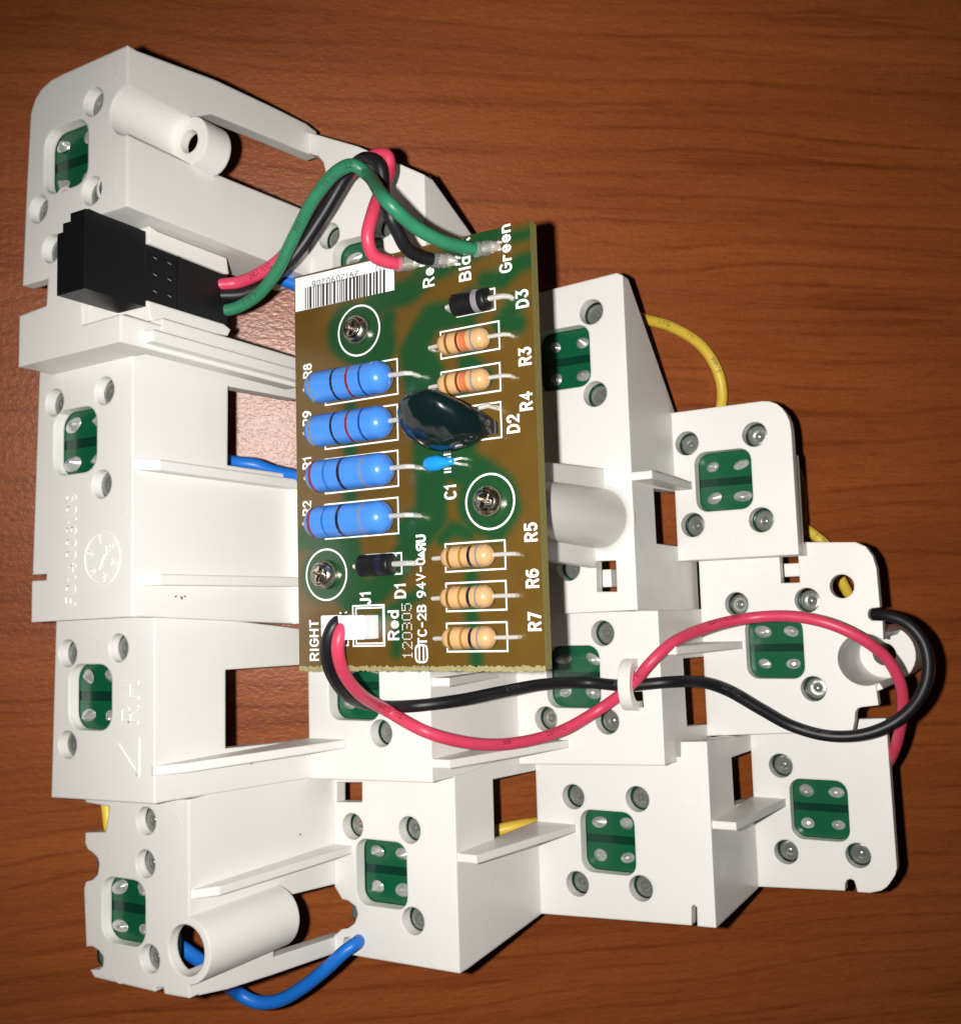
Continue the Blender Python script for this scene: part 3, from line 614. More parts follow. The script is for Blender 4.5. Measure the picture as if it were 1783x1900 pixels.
# --- the few specks of dirt the moulding shows
random.seed(21)
for px, uu, sz in (((326, 1107), UR['R21'], .16), ((337, 1109), UR['R21'], .22), ((343, 1107), UR['R21'], .14), ((557, 1549), UR['R41'], .16), ((158, 1607), None, .0)):
    if uu is None: continue
    v_, w_ = on_u(px, uu); MB().add([(uu + 0.012, v_ + sz * math.sin(t) * random.uniform(.6, 1.2), w_ + sz * 1.3 * math.cos(t) * random.uniform(.6, 1.2)) for t in [k_ * math.pi / 4 for k_ in range(8)]], [tuple(range(8))]).build('stain', 'stain', carrier, smooth=False)
v_, w_ = on_u((466, 1412), UR['R31'] + 1.92); MB().tube([(UR['R31'] + 1.93, v_ - .55, w_ + .1), (UR['R31'] + 1.93, v_ - .1, w_ + .2), (UR['R31'] + 1.93, v_ + .5, w_ - .15)], [.05, .09, .04], 6).build('stain', 'stain', carrier)
# --- connector cradle arms on the carrier
def arm(p, q, vth, w0, w1, u0, name='cradle_arm'):
    pass
WC = W['T11'] - 3.7                                              # front of the connector
uc0, uc1 = on_w((106, 500), WC)[0], on_w((158, 450), WC)[0]
vc0, vc1 = on_w((160, 386), WC)[1], on_w((155, 535), WC)[1]
wc_mid = on_u((270, 480), uc1)[1]; wc_end = on_u((421, 555), uc1 - 0.3)[1]
bv0, bv1 = on_u((272, 452), uc1)[0], on_u((270, 556), uc1)[0]
ca = MB(); ca.plate([[(bv0 - 2.2, wc_mid + 0.3), (bv0 - 1.9, wc_mid + 1.8), (bv0 - 1.9, wc_end - 0.6), (bv0 + 0.1, wc_end - 0.2), (bv0 + 0.25, wc_end - 1.0), (bv0 - 0.05, wc_mid + 0.3)]], FU, uc0 - 2, uc1 + 0.25)
ca.build('cradle_arm', 'ivory', carrier, ang=25, label='upper cream clip arm gripping the black connector')
cb = MB(); cb.plate([[(bv1 + 0.05, wc_mid + 0.2), (bv1 + 0.05, wc_end - 1.0), (bv1 + 0.5, wc_end + 0.2), (bv1 + 1.4, wc_end - 0.3), (bv1 + 2.2, wc_mid + 4.0), (bv1 + 2.3, wc_mid + 0.8)]], FU, uc0 - 2, uc1 + 0.1)
cb.build('cradle_arm', 'ivory', carrier, ang=25, label='lower cream clip arm gripping the black connector')
fl_ = MB(); fl_.box((uc0 - 3.5, yb + 0.2, W['T11'] + 4), (uc0 - 2, bt, wc_end - 2)); fl_.build('cradle_floor', 'white', carrier)

# ------------------------------------------------------------------ black connector
con = thing('wire_connector', 'black plastic plug housing with stepped edge held in the white cradle', 'connector', frame_at((uc0, vc1, WC)))
def loc_(q): return (q[0] - uc0, q[1] - vc1, q[2] - WC)
k = MB(); sh = vc1 - vc0; uw = uc1 - uc0
outl = [(uw, 0), (0, 0), (0, -sh * 0.79), (uw * 0.20, -sh * 0.79), (uw * 0.20, -sh * 0.90), (uw * 0.47, -sh * 0.90), (uw * 0.47, -sh), (uw, -sh)]
k.plate([outl], FW, 0, wc_mid - WC); k.build('plug_housing', 'black', con, ang=25)
k = MB(); z0, z1 = wc_mid - WC - 0.5, wc_end - WC; b0, b1 = bv0 - vc1, bv1 - vc1
cav = []
bodyu = uw - 0.15
k.box((0, b0, z0), (bodyu, b1, z1)); body = k.build('socket_body', 'black', con, ang=25)
wl_ = z1 - z0
rg = MB(); rg.box((bodyu - 0.02, b0 + 0.02, z0 + wl_ * .40), (bodyu + 0.12, b1 - 0.02, z0 + wl_ * .43)); rg.box((bodyu - 0.02, b0 + .02, z1 - 1.0), (bodyu + 0.10, b1 - .02, z1 - 0.85)); rg.build('ridge', 'black', body)
for i in range(3):
    for jz in (0.10, 0.26):
        vv = b0 + (b1 - b0) * (0.2 + 0.3 * i); MB().box((bodyu - .02, vv - 0.7, z0 + wl_ * jz), (bodyu + 0.13, vv - 0.42, z0 + wl_ * jz + 1.1)).build('contact_slot', 'black', body); MB().tube([(bodyu + 0.05, vv - .1, z0 + wl_ * jz + .35), (bodyu + .1, vv + .05, z0 + wl_ * jz + .8)], 0.045, 6).build('contact', 'crimp', body)
random.seed(5)
for i in range(16):
    dz = 1.0 + i * 0.42 + random.uniform(-.1, .1); dv = -sh * 0.56 + random.uniform(-.25, .25) + i * 0.03
    MB().box((uw - .01, dv, dz), (uw + .04, dv + random.uniform(.1, .3), dz + .1)).build('moulded_mark', 'black', con)

# ------------------------------------------------------------------ circuit board
pA, pB, pC, pD = (on_w(p, 0) for p in ((546, 514), (993, 411), (1010, 1243), (541, 1245)))
PW, PH = 34.9, 51.1
pcb = thing('circuit_board', 'olive brown driver circuit board with resistors screwed onto the white carrier', 'circuit board', frame_at((0, PH, 0)))
OFF = np.array([0, -PH, 0])
def pl(px, w=0.0): q = on_w(px, w); return (q[0], q[1] - PH)      # board-local (u, v)
# substrate with copper zones as a mask attribute
NX, NY = 120, 176
G = [[((541 + 0), 0)]]
segs = []   # copper zones seen through the mask: (px polyline, radius mm)
Z = [([(660, 605), (700, 560), (760, 540), (800, 500), (860, 470), (905, 440)], 1.7), ([(650, 615), (690, 640)], 3.8), ([(720, 590), (700, 660)], 1.3), ([(905, 930)], 4.2), ([(900, 890), (830, 850), (800, 880), (800, 960), (765, 985)], 2.4), ([(790, 860), (785, 760), (800, 690), (770, 640), (800, 590), (850, 580), (880, 560)], 1.9),
     ([(760, 650), (770, 720)], 1.6), ([(600, 1066)], 3.6), ([(600, 1060), (650, 1110), (700, 1095), (730, 1060), (760, 1020), (790, 980)], 1.9), ([(640, 1000), (655, 1080)], 2.2), ([(560, 1000), (600, 1005), (640, 990)], 1.6), ([(650, 760), (650, 960)], 1.1), ([(990, 480), (960, 490), (930, 520), (900, 520)], 1.2), ([(960, 600), (930, 600), (960, 560)], 1.3),
     ([(870, 670), (900, 700)], 1.2), ([(880, 800), (860, 850)], 1.2), ([(875, 1070), (875, 1140), (885, 1235)], 1.0), ([(820, 1000), (840, 980), (870, 990)], 1.0), ([(880, 420), (950, 440), (990, 430)], 0.8), ([(744, 1150), (735, 1210)], 0.9), ([(870, 600), (860, 720)], 1.1), ([(700, 1150), (780, 1100)], 0.9), ([(925, 905), (940, 940), (920, 975)], 2.0)]
ZU = [([np.array(pl(p)) for p in q], r) for q, r in Z]
def copper(x, y):
    best = 9.0
    for q, r in ZU:
        if len(q) == 1: d = math.hypot(x - q[0][0], y - q[0][1]) - r
        else:
            d = 9.0
            for a, b in zip(q[:-1], q[1:]):
                ab = b - a; t = max(0, min(1, ((x - a[0]) * ab[0] + (y - a[1]) * ab[1]) / (ab @ ab + 1e-9)))
                d = min(d, math.hypot(x - a[0] - t * ab[0], y - a[1] - t * ab[1]) - r)
        best = min(best, d)
    t = max(0, min(1, 0.5 - best / 1.5)); return t * t * (3 - 2 * t)
vs = []; fs = []; cop = []
for j in range(NY + 1):
    for i in range(NX + 1):
        x, y = PW * i / NX, -PH + PH * j / NY; vs.append((x, y, 0)); cop.append(copper(x, y))
for j in range(NY):
    for i in range(NX): a = j * (NX + 1) + i; fs.append((a, a + NX + 1, a + NX + 2, a + 1))
n0 = len(vs)
for x, y in ((0, -PH), (PW, -PH), (PW, 0), (0, 0)): vs.append((x, y, 0)); vs.append((x, y, 1.6)); cop += [0, 0]
for i in range(4): a, b = n0 + 2 * i, n0 + 2 * ((i + 1) % 4); fs.append((a, b, b + 1, a + 1))
fs.append((n0 + 1, n0 + 3, n0 + 5, n0 + 7))
me = bpy.data.meshes.new('board_panel'); me.from_pydata([(x * MM, y * MM, z * MM) for x, y, z in vs], [], fs)
at = me.attributes.new('copper', 'FLOAT', 'POINT'); at.data.foreach_set('value', cop)
m, nt, b = new_mat('olive_solder_mask')
an = nt.nodes.new('ShaderNodeAttribute'); an.attribute_name = 'copper'
tcn = nt.nodes.new('ShaderNodeTexCoord'); nz = nt.nodes.new('ShaderNodeTexNoise'); nz.inputs['Scale'].default_value = 260; nz.inputs['Detail'].default_value = 4; nt.links.new(tcn.outputs['Object'], nz.inputs['Vector'])
m1 = nt.nodes.new('ShaderNodeMix'); m1.data_type = 'RGBA'; m1.inputs[6].default_value = (0.085, 0.046, 0.007, 1); m1.inputs[7].default_value = (0.118, 0.064, 0.011, 1); nt.links.new(nz.outputs['Fac'], m1.inputs[0])
m2 = nt.nodes.new('ShaderNodeMix'); m2.data_type = 'RGBA'; m2.inputs[7].default_value = (0.010, 0.054, 0.016, 1); nt.links.new(an.outputs['Fac'], m2.inputs[0]); nt.links.new(m1.outputs[2], m2.inputs[6])
nt.links.new(m2.outputs[2], b.inputs['Base Color']); b.inputs['Roughness'].default_value = 0.3; b.inputs['Coat Weight'].default_value = 0.3; b.inputs['Coat Roughness'].default_value = 0.15
M['pcb'] = m; M['pcb_fray'] = simple('frayed_board_edge', (0.27, 0.235, 0.11), 0.8, noise=0.5, nscale=1500); M['pcb_edge'] = simple('cut_board_edge', (0.22, 0.19, 0.06), 0.7, bump=0.8, bscale=1800)
me.materials.append(m); me.materials.append(M['pcb_edge'])
for p in me.polygons[-5:]: p.material_index = 1
link('board_panel', me, pcb)
fe = MB(); random.seed(11); n = 160; top_ = [(PW * i / n, -0.28 - random.uniform(0, .28)) for i in range(n + 1)]
fe.add([(x_, y_, -0.012) for x_, y_ in top_] + [(x_, 0.05 + random.uniform(0, .22), -0.004) for x_, y_ in top_], [(i, i + 1, n + 2 + i, n + 1 + i) for i in range(n)]); fe.build('cut_edge', 'pcb_fray', pcb, smooth=False)
SW = -0.015                                                       # print sits just above the mask
def pline(pts, wd_=0.2, closed=True, mb=None):
    mb = mb or MB(); n = len(pts)
    for i in range(n if closed else n - 1):
        a, b = np.array(pts[i]), np.array(pts[(i + 1) % n]); d = b - a; L = np.linalg.norm(d); d /= L; nn = np.array([-d[1], d[0]]) * wd_ / 2; a = a - d * wd_ / 2; b = b + d * wd_ / 2 - d * wd_
        z = SW - 0.001 * (i % 2); mb.add([(*(a - nn), z), (*(b - nn), z), (*(b + nn), z), (*(a + nn), z)], [(0, 1, 2, 3)])
    return mb
def print_box(c, a, b, name='component_outline'):
    pline([(c[0] - a / 2, c[1] - b / 2), (c[0] + a / 2, c[1] - b / 2), (c[0] + a / 2, c[1] + b / 2), (c[0] - a / 2, c[1] + b / 2)]).build(name, 'silk', pcb, smooth=False)
def print_text(s_, px, cap, sw=0.3, sx=1.0, gap=0.22):
    c = pl(px); link('lettering', stroke_text(s_, cap, sw, (0, -1, 0), (-1, 0, 0), (0, 0, -1), (c[0], c[1], SW), gap=gap, sx=sx), pcb)
def z2(x, y): return (520 + x / 3.065, 640 + y / 3.065)
def z1(x, y): return (500 + x / 3.184, 230 + y / 3.184)
for s_, px in (('R8', (570.6, 687)), ('R9', (569.6, 775)), ('R1', (569.6, 858)), ('R2', (569.6, 942))): print_text(s_, px, 1.22, 0.26, sx=.88)
for s_, px in (('R3', (974, 659.6)), ('R4', (976, 742.8)), ('D2', (952, 785)), ('R5', (985, 986)), ('R6', (987.5, 1072)), ('R7', (992, 1152)), ('C1', (835.5, 911.5)), ('D3', (968.7, 552.8)), ('J1', (678, 1109)), ('D1', (742.5, 1095))): print_text(s_, px, 1.42, 0.30, sx=.84)
print_text('Green', (937, 460), 1.42, 0.29, gap=.2); print_text('Black', (862, 480), 1.42, 0.29, gap=.2); print_text('Red', (795, 504), 1.42, 0.29); print_text('Red', (730, 1159), 1.42, 0.27)
print_text('RIGHT', (583, 1187), 1.25, 0.26, gap=.2); print_text('K', (637, 1140), 1.0, 0.2); print_text('L', (640, 1193), 1.0, 0.2)
print_text('TC-2B 94V-0', (782, 1115), 1.12, 0.23, gap=.22, sx=.95); print_text('YU', (781, 1006), 1.15, 0.3, sx=.9)
tq = pl((782, 1029)); MB().add([(tq[0] - .55, tq[1], SW), (tq[0] + .45, tq[1] - .55, SW), (tq[0] + .45, tq[1] + .55, SW)], [(0, 1, 2)]).build('printed_mark', 'silk', pcb, smooth=False)
lg = pl((782, 1213)); pline(rrect(lg, 1.6, 2.0, 0.5, 3), 0.24).build('logo', 'silk', pcb, smooth=False)
mb = MB(); [pline([(lg[0] + dx, lg[1] - 0.9), (lg[0] + dx, lg[1] + 0.9 - 0.6 * (dx == 0))], 0.22, False, mb) for dx in (-0.3, 0.3)]; mb.build('logo', 'silk', pcb, smooth=False)
# ink-jet dot date code
DOT = {'1': ['00100', '01100', '00100', '00100', '00100', '00100', '01110'], '2': ['01110', '10001', '00001', '00010', '00100', '01000', '11111'], '0': ['01110', '10001', '10001', '10001', '10001', '10001', '01110'], '3': ['11110', '00001', '00001', '01110', '00001', '00001', '11110'], '5': ['11111', '10000', '11110', '00001', '00001', '10001', '01110']}
dc0 = pl((757, 1222)); mb = MB(); x0 = 0
for ch in '120305':
    for r_, row in enumerate(DOT[ch]):
        for c_, on in enumerate(row):
            if on == '1':
                cx, cy = dc0[0] - 0.68 + r_ * 0.215, dc0[1] - x0 - c_ * 0.19
                mb.add([(cx + .085 * math.cos(t), cy + .075 * math.sin(t), SW) for t in [k_ * math.pi / 3 for k_ in range(6)]], [tuple(range(6))])
    x0 += 1.14
mb.build('date_code', 'silk', pcb, smooth=False)

def cyl_comp(name, uc, vc, L, r, wc, mat, bands, dome=0.75, waist=0.0, lead_l=2.2, lead_r=2.2, lead_rad=0.28):
    """axial component lying along u, centre at board-local (uc, vc)"""
    o = bpy.data.objects.new(name, None); COL.objects.link(o); o.parent = pcb; o.location = (uc * MM, vc * MM, wc * MM); o.empty_display_size = 0.002
    def rad(t):                                  # t from -L/2 to L/2
        e = L / 2 - abs(t); cap = dome * r
        rr = r if e >= cap else r * math.sqrt(max(0.0, 1 - ((cap - e) / cap) ** 2)) * 0.93 + r * 0.07 * (e / cap)
        if waist: rr *= 1 - waist * max(0, min(1, (L / 2 - 2.0 * r * 0.95 - abs(t)) / 0.4))
        return max(rr, 0.02)
    ts = sorted(set([-L / 2 + dome * r * (1 - math.cos(math.pi / 2 * i / 7)) for i in range(8)] + [L / 2 - dome * r * (1 - math.cos(math.pi / 2 * i / 7)) for i in range(8)] + [-L / 2 + L * i / 24 for i in range(3, 22)]))
    MB().lathe([(rad(t), t) for t in ts], (0, 0, 0), 'u', 26).build('body', mat, o, ang=60)
    for t, wdt, bm_ in bands:
        a, b = t - wdt / 2, t + wdt / 2; pr = [(rad(a) - .02, a)] + [(rad(a + (b - a) * i / 4) + 0.025, a + (b - a) * i / 4) for i in range(5)] + [(rad(b) - .02, b)]
        MB().lathe(pr, (0, 0, 0), 'u', 26).build('colour_band', bm_, o, ang=60)
    for sgn, ll in ((-1, lead_l), (1, lead_r)):
        if ll <= 0: continue
        pts = [(sgn * (L / 2 - 0.15), 0, 0), (sgn * (L / 2 + ll * 0.45), 0, 0.05), (sgn * (L / 2 + ll * 0.8), 0, 0.15), (sgn * (L / 2 + ll), 0, 0.6), (sgn * (L / 2 + ll), 0, -wc + 0.6)]
        MB().tube(pts, lead_rad, 10).build('lead', 'lead', o)
    return o
# blue power resistors
for nm, (rx, ry), bands in (('R8', (457, 212), 'A'), ('R9', (457, 468), 'A'), ('R1', (459, 728), 'B'), ('R2', (459, 990), 'B')):
    c = pl(z2(rx, ry)); wc = -2.35
    cc = on_w(z2({'R8': 385, 'R9': 385, 'R1': 392, 'R2': 386}[nm], {'R8': 213, 'R9': 465, 'R1': 728, 'R2': 995}[nm]), wc)
    A = [(-4.55, 0.32, 'b_silver'), (-1.15, 0.34, 'b_black'), (1.15, 0.34, 'b_red'), (3.1, 0.30, 'b_navy')]
    B = [(-4.65, 0.45, 'b_red'), (-2.5, 0.34, 'b_blue2'), (-0.25, 0.42, 'b_black'), (3.05, 0.28, 'b_gray')]
    cyl_comp('resistor', cc[0], cc[1] - PH, 12.6, 2.02, wc, 'blue_res', A if bands == 'A' else B, dome=0.8, lead_l=0.8, lead_r=2.6, lead_rad=0.3)
for cx, cy in ((457, 213), (457, 468), (459, 725), (459, 988)): c = pl(z2(cx, cy)); print_box(c, 11.2, 4.35)
# tan resistors
for nm, pxc, kind in (('R3', z1(1145, 1283), 'A'), ('R4', z1(1147, 1522), 'A'), ('R5', z2(1065, 1203), 'B'), ('R6', z2(1062, 1435), 'B'), ('R7', z2(1073, 1668), 'B')):
    wc = -1.5; cc = on_w(pxc, wc)
    A = [(-1.75, 0.36, 'b_gold'), (-0.35, 0.34, 'b_brown'), (0.45, 0.95, 'b_orange'), (0.62, 0.2, 'b_rust'), (1.62, 0.26, 'b_gray')]
    B = [(-1.95, 0.36, 'b_gold'), (-0.45, 0.32, 'b_ochre'), (0.75, 0.42, 'b_black'), (1.75, 0.26, 'b_gray')]
    cyl_comp('resistor', cc[0], cc[1] - PH, 6.9, 1.27, wc, 'tan_res', A if kind == 'A' else B, dome=0.85, waist=0.07, lead_l=1.6, lead_r=2.3, lead_rad=0.25)
for p in (z1(1182, 1277), z1(1187, 1520), z2(1107, 1202), z2(1112, 1430), z2(1117, 1662)): print_box(pl(p), 8.0, 3.25)
# diodes
for p, bm_ in ((z1(1190, 1052), 'b_gray'), (z2(547, 1252), 'b_black')):
    wc = -1.45; cc = on_w(p, wc); o = cyl_comp('diode', cc[0], cc[1] - PH, 4.9, 1.32, wc, 'black', [(1.0, 0.75, bm_)], dome=0.18, lead_l=1.1, lead_r=2.2, lead_rad=0.33)
for p in (z1(1218, 1055), z2(590, 1248)):
    c = pl(p); print_box(c, 5.2, 2.5); pline([(c[0] + 1.75, c[1] - 1.2), (c[0] + 1.75, c[1] + 1.2)], 0.28, False).build('component_outline', 'silk', pcb, smooth=False)
# dipped disc D2 leaning over
c = pl(z2(1065, 450)); print_box(c, 9.0, 4.1)
o = bpy.data.objects.new('disc_varistor', None); COL.objects.link(o); o.parent = pcb; q = on_w(z2(905, 432), -4.6); o.location = (q[0] * MM, (q[1] - PH) * MM, -4.6 * MM)
mb = MB(); sp2 = []
KEY = [(-5.3, .5, .15, .15), (-5.05, .45, 1.5, .75), (-4.3, .35, 2.9, 1.35), (-3.0, .2, 4.1, 1.8), (-1.2, 0, 4.75, 2.0), (0.6, -.05, 4.7, 2.0), (2.2, .05, 4.0, 1.85), (3.5, .4, 3.0, 1.6), (4.2, 1.0, 2.2, 1.4), (4.7, 1.8, 1.6, 1.15), (5.0, 2.8, 1.1, .9), (5.05, 4.7, .7, .6)]
e1 = np.array([0, math.cos(math.radians(56)), math.sin(math.radians(56))]); e2 = np.array([0, -e1[2], e1[1]]); vs = []; fs = []; n1 = 26
fine_ = [tuple(p) for p in np.array([np.array([np.interp(t, range(len(KEY)), [k_[c_] for k_ in KEY]) for c_ in range(4)]) for t in np.linspace(0, len(KEY) - 1, 40)])]
for x_, z_, a_, b_ in fine_:
    for j in range(n1):
        t = 2 * math.pi * j / n1; p = np.array([x_, 0.18 * max(0, x_ - 1), z_]) + e1 * a_ * math.cos(t) + e2 * b_ * math.sin(t); vs.append(tuple(p))
for i in range(len(fine_) - 1):
    for j in range(n1): k_ = (j + 1) % n1; fs.append((i * n1 + j, i * n1 + k_, (i + 1) * n1 + k_, (i + 1) * n1 + j))
fs.append(tuple(range(n1))); mb.add(vs, fs); mb.build('body', 'varistor', o, ang=80)
MB().tube([(4.2, -1.2, 1.6), (5.0, -1.5, 2.4), (5.2, -1.5, 4.6)], 0.3, 10).build('lead', 'lead', o)
# small blue capacitor C1
o = bpy.data.objects.new('capacitor', None); COL.objects.link(o); o.parent = pcb; q = on_w(z2(890, 672), -1.5); o.location = (q[0] * MM, (q[1] - PH) * MM, -1.5 * MM)
MB().lathe([(0.02, -1.75), (0.55, -1.65), (0.85, -1.25), (0.95, -0.4), (0.9, 0.4), (0.62, 1.1), (0.5, 1.7), (0.42, 2.3), (0.02, 2.45)], (0, 0, 0), 'u', 18).build('body', 'cap_blue', o, ang=70)
for dv in (-.35, .35): MB().tube([(2.2, dv * .5, 0.1), (3.0, dv, .5), (3.3, dv, 2.0)], 0.17, 8).build('lead', 'lead', o)
for dv in (-1.05, -.65, .65, 1.05): c = pl(z2(955, 672)); pline([(c[0] - .5, c[1] + dv), (c[0] + .5, c[1] + dv)], 0.2, False).build('component_outline', 'silk', pcb, smooth=False)
# screws and their printed rings
for pr, px in (((665.8, 613), (654, 615)), ((909, 930.4), (899, 929)), ((605.5, 1066.4), (594, 1070))):
    c = pl(pr); MB().add(*(lambda ro, ri, n=48: ([(c[0] + r_ * math.cos(2 * math.pi * i / n), c[1] + r_ * math.sin(2 * math.pi * i / n), SW) for r_ in (ro, ri) for i in range(n)], [(i, (i + 1) % n, n + (i + 1) % n, n + i) for i in range(n)]))(3.3, 3.06)).build('printed_ring', 'silk', pcb, smooth=False)
    o = bpy.data.objects.new('screw', None); COL.objects.link(o); o.parent = pcb; o.location = (c[0] * MM, c[1] * MM, 0)
    cross = []
    for i in range(4):
        a = math.radians(90 * i + 20)
        for dx, dy in ((0.95, -0.2), (0.95, 0.2), (0.2, 0.2)): cross.append((dx * math.cos(a) - dy * math.sin(a), dx * math.sin(a) + dy * math.cos(a)))
    hd = MB(); hd.lathe([(1.85, 0.0), (1.85, -0.55), (1.68, -1.05), (1.35, -1.42), (1.12, -1.52)], (0, 0, 0), 'w', 28)
    hd.plate([circ((0, 0), 1.12, 28), cross], FW, -1.52, -1.51)
    n = len(cross); hd.add([(p[0], p[1], -1.52) for p in cross] + [(p[0] * .55, p[1] * .55, -0.35) for p in cross], [(i, (i + 1) % n, n + (i + 1) % n, n + i) for i in range(n)] + [tuple(range(n, 2 * n))])
    hd.build('head', 'screw', o, ang=40)
# J1 header and plug
o = bpy.data.objects.new('header_socket', None); COL.objects.link(o); o.parent = pcb; c = pl((682, 1162)); o.location = (c[0] * MM, c[1] * MM, 0)
print_box(pl((684, 1161)), 4.7, 4.9, 'component_outline'); print_box(pl((686, 1161)), 4.1, 4.3, 'component_outline')
h = MB(); h.plate([rrect((-0.3, 0.1), 3.9, 2.9, .15, 2)], FW, -2.9, 0); h.build('housing', 'plug_white', o)
h = MB(); h.plate([rrect((-3.6, -0.15), 3.2, 2.6, .15, 2)], FW, -2.5, -0.3); h.build('plug', 'plug_white', o)
MB().box((0.2, 1.25, -2.93), (1.4, 1.5, -1.8)).build('latch', 'plug_white', o)
# label with bar code
st = thing('barcode_label', 'white barcode sticker on the corner of the circuit board', 'sticker', frame_at((0, PH, 0)))
s4 = [pl(p) for p in ((548.5, 517), (549, 579), (732, 538), (731, 474))]
MB().plate([s4], FW, -0.09, -0.02).build('paper', 'paper', st, smooth=False)
bA, bB, bC, bD = (np.array(pl(p)) for p in ((566.9, 534), (719.8, 499), (719.8, 541.5), (566.9, 574.5))); mb = MB(); x = 0.0; random.seed(3)
while x < 0.985:
    bw = random.choice((0.012, 0.012, 0.018, 0.026)); e = min(1, x + bw)
    t = bA + (bB - bA) * x, bA + (bB - bA) * e, bD + (bC - bD) * e, bD + (bC - bD) * x
    mb.add([(*q, -0.094) for q in t], [(0, 1, 2, 3)]); x = e + random.choice((0.009, 0.012, 0.02))
mb.build('bar_code', 'ink', st, smooth=False)
c = pl((622, 518)); link('lettering', stroke_text('2912090206', 0.78, 0.1, (-1, 0, 0), (0, 1, 0), (0, 0, -1), (c[0], c[1], -0.093), mat='ink', gap=.36), st)
c = pl((706, 497)); link('lettering', stroke_text('NU', 0.78, 0.1, (-1, 0, 0), (0, 1, 0), (0, 0, -1), (c[0], c[1], -0.093), mat='ink'), st)

# ------------------------------------------------------------------ wires
def spline(pts, n=14):
    P_ = [np.array(p, float) for p in pts]; P_ = [2 * P_[0] - P_[1]] + P_ + [2 * P_[-1] - P_[-2]]; out = []
    for i in range(1, len(P_) - 2):
        p0, p1, p2, p3 = P_[i - 1:i + 3]
        d01, d12, d23 = (max(1e-3, np.linalg.norm(b - a) ** 0.5) for a, b in ((p0, p1), (p1, p2), (p2, p3)))
        m1 = (p1 - p0) / d01 - (p2 - p0) / (d01 + d12) + (p2 - p1) / d12; m2 = (p2 - p1) / d12 - (p3 - p1) / (d12 + d23) + (p3 - p2) / d23
        m1 *= d12; m2 *= d12
        for k_ in range(n):
            t = k_ / n; out.append((2 * t ** 3 - 3 * t ** 2 + 1) * p1 + (t ** 3 - 2 * t ** 2 + t) * m1 + (-2 * t ** 3 + 3 * t ** 2) * p2 + (t ** 3 - t ** 2) * m2)
    out.append(P_[-2]); return out
WIRES = {}
def wire(name, label, mat, pts, r=0.8, group=None, text=None, ink='wire_ink', parts=False):
    """pts: (px, py, camera depth in mm)"""
    C = [cam2w(at_z((x, y), z)) / MM for x, y, z in pts]; path = spline(C); o0 = min(path, key=lambda p: p[2])
    t = thing(name, label, 'wire', Matrix.Translation([c * MM for c in o0]), group)
    loc = [p - o0 for p in path]; mb = MB(); mb.tube(loc, r, 14); mb.build('insulation', mat, t, ang=60); WIRES[name + label] = (t, loc)
    camw = cam2w((0, 0, 0)) / MM - o0
    if text:                                      # small print wrapped on the camera-facing flank
        s = [0.0]
        for a, b in zip(loc[:-1], loc[1:]): s.append(s[-1] + np.linalg.norm(b - a))
        def frame(x):
            i = int(np.searchsorted(s, x)) - 1; i = max(0, min(len(loc) - 2, i)); f_ = (x - s[i]) / (s[i + 1] - s[i] + 1e-9)
            p = loc[i] * (1 - f_) + loc[i + 1] * f_; T = loc[i + 1] - loc[i]; T /= np.linalg.norm(T); n = camw - p; n -= T * (n @ T); n /= np.linalg.norm(n); return p, T, n, np.cross(n, T)
        for x0, txt, ang in text:
            cu = bpy.data.curves.new('t', 'FONT'); cu.body = txt; cu.size = 1.0; cu.align_y = 'CENTER'; cu.resolution_u = 2
            ob = bpy.data.objects.new('t', cu); me = bpy.data.meshes.new_from_object(ob); bpy.data.objects.remove(ob); bpy.data.curves.remove(cu)
            for v in me.vertices:
                p, T, n, b = frame(x0 * s[-1] + v.co.x); a = ang + v.co.y / r
                v.co = (p + (r + 0.015) * (n * math.cos(a) + b * math.sin(a))) * MM
            me.materials.append(M[ink]); link('print', me, t)
    return t
def Zw(px, w): q = on_w(px, w); return (O + R @ np.array([*q, w]))[2]
zc = (O + R @ np.array([uc1 - 1.0, (bv0 + bv1) / 2, wc_end]))[2]
zA, zB, zC_ = (Zw(p, 0) for p in ((735, 490), (800, 480), (870, 462)))
wire('red_wire', 'red wire from the black connector arching over the board corner to the pad marked Red', 'red_wire', [(405, 528, zc - 1.0), (440, 524, zc - .5), (480, 508, zc - 2), (520, 480, zc - 3), (580, 405, zc - 2), (640, 330, zc - 3), (690, 290, zc - 5), (718, 288, zc - 6), (722, 315, zc - 6), (704, 360, zc - 9), (690, 400, zc - 11), (682, 440, zA - 5), (692, 472, zA - 4), (715, 484, zA - 3), (742, 490, zA - 1.8)], ink='wire_ink_red', text=[(0.1, '28AWG', 0.2), (0.2, '300V', 0.2)])
wire('black_wire', 'black wire running beneath the green one from the connector to the board', 'black_wire', [(405, 548, zc - .8), (450, 545, zc - .5), (500, 520, zc - 1), (545, 475, zc - 2), (600, 395, zc - 3), (650, 315, zc - 5), (680, 293, zc - 8), (703, 305, zc - 9), (712, 350, zc - 9), (722, 395, zB - 7), (738, 430, zB - 6), (755, 460, zB - 4.5), (778, 475, zB - 3), (808, 483, zB - 1.8)])
wire('green_wire', 'green wire with dark print arching from the connector to the pad marked Green', 'green_wire', [(405, 578, zc - .6), (440, 570, zc - .8), (480, 545, zc - 2), (515, 500, zc - 4), (545, 440, zc - 6), (585, 365, zc - 9), (625, 318, zc - 11), (655, 306, zc - 12), (680, 322, zc - 12), (720, 375, zC_ - 9), (770, 420, zC_ - 7), (820, 447, zC_ - 5), (860, 458, zC_ - 3), (885, 463, zC_ - 1.8)], text=[(0.07, 'E10791', 0.25), (0.2, 'VW-1', 0.2), (0.30, '300V', 0.2), (0.42, '105\u00b0C', 0.1), (0.50, '22AWG', 0.0)])
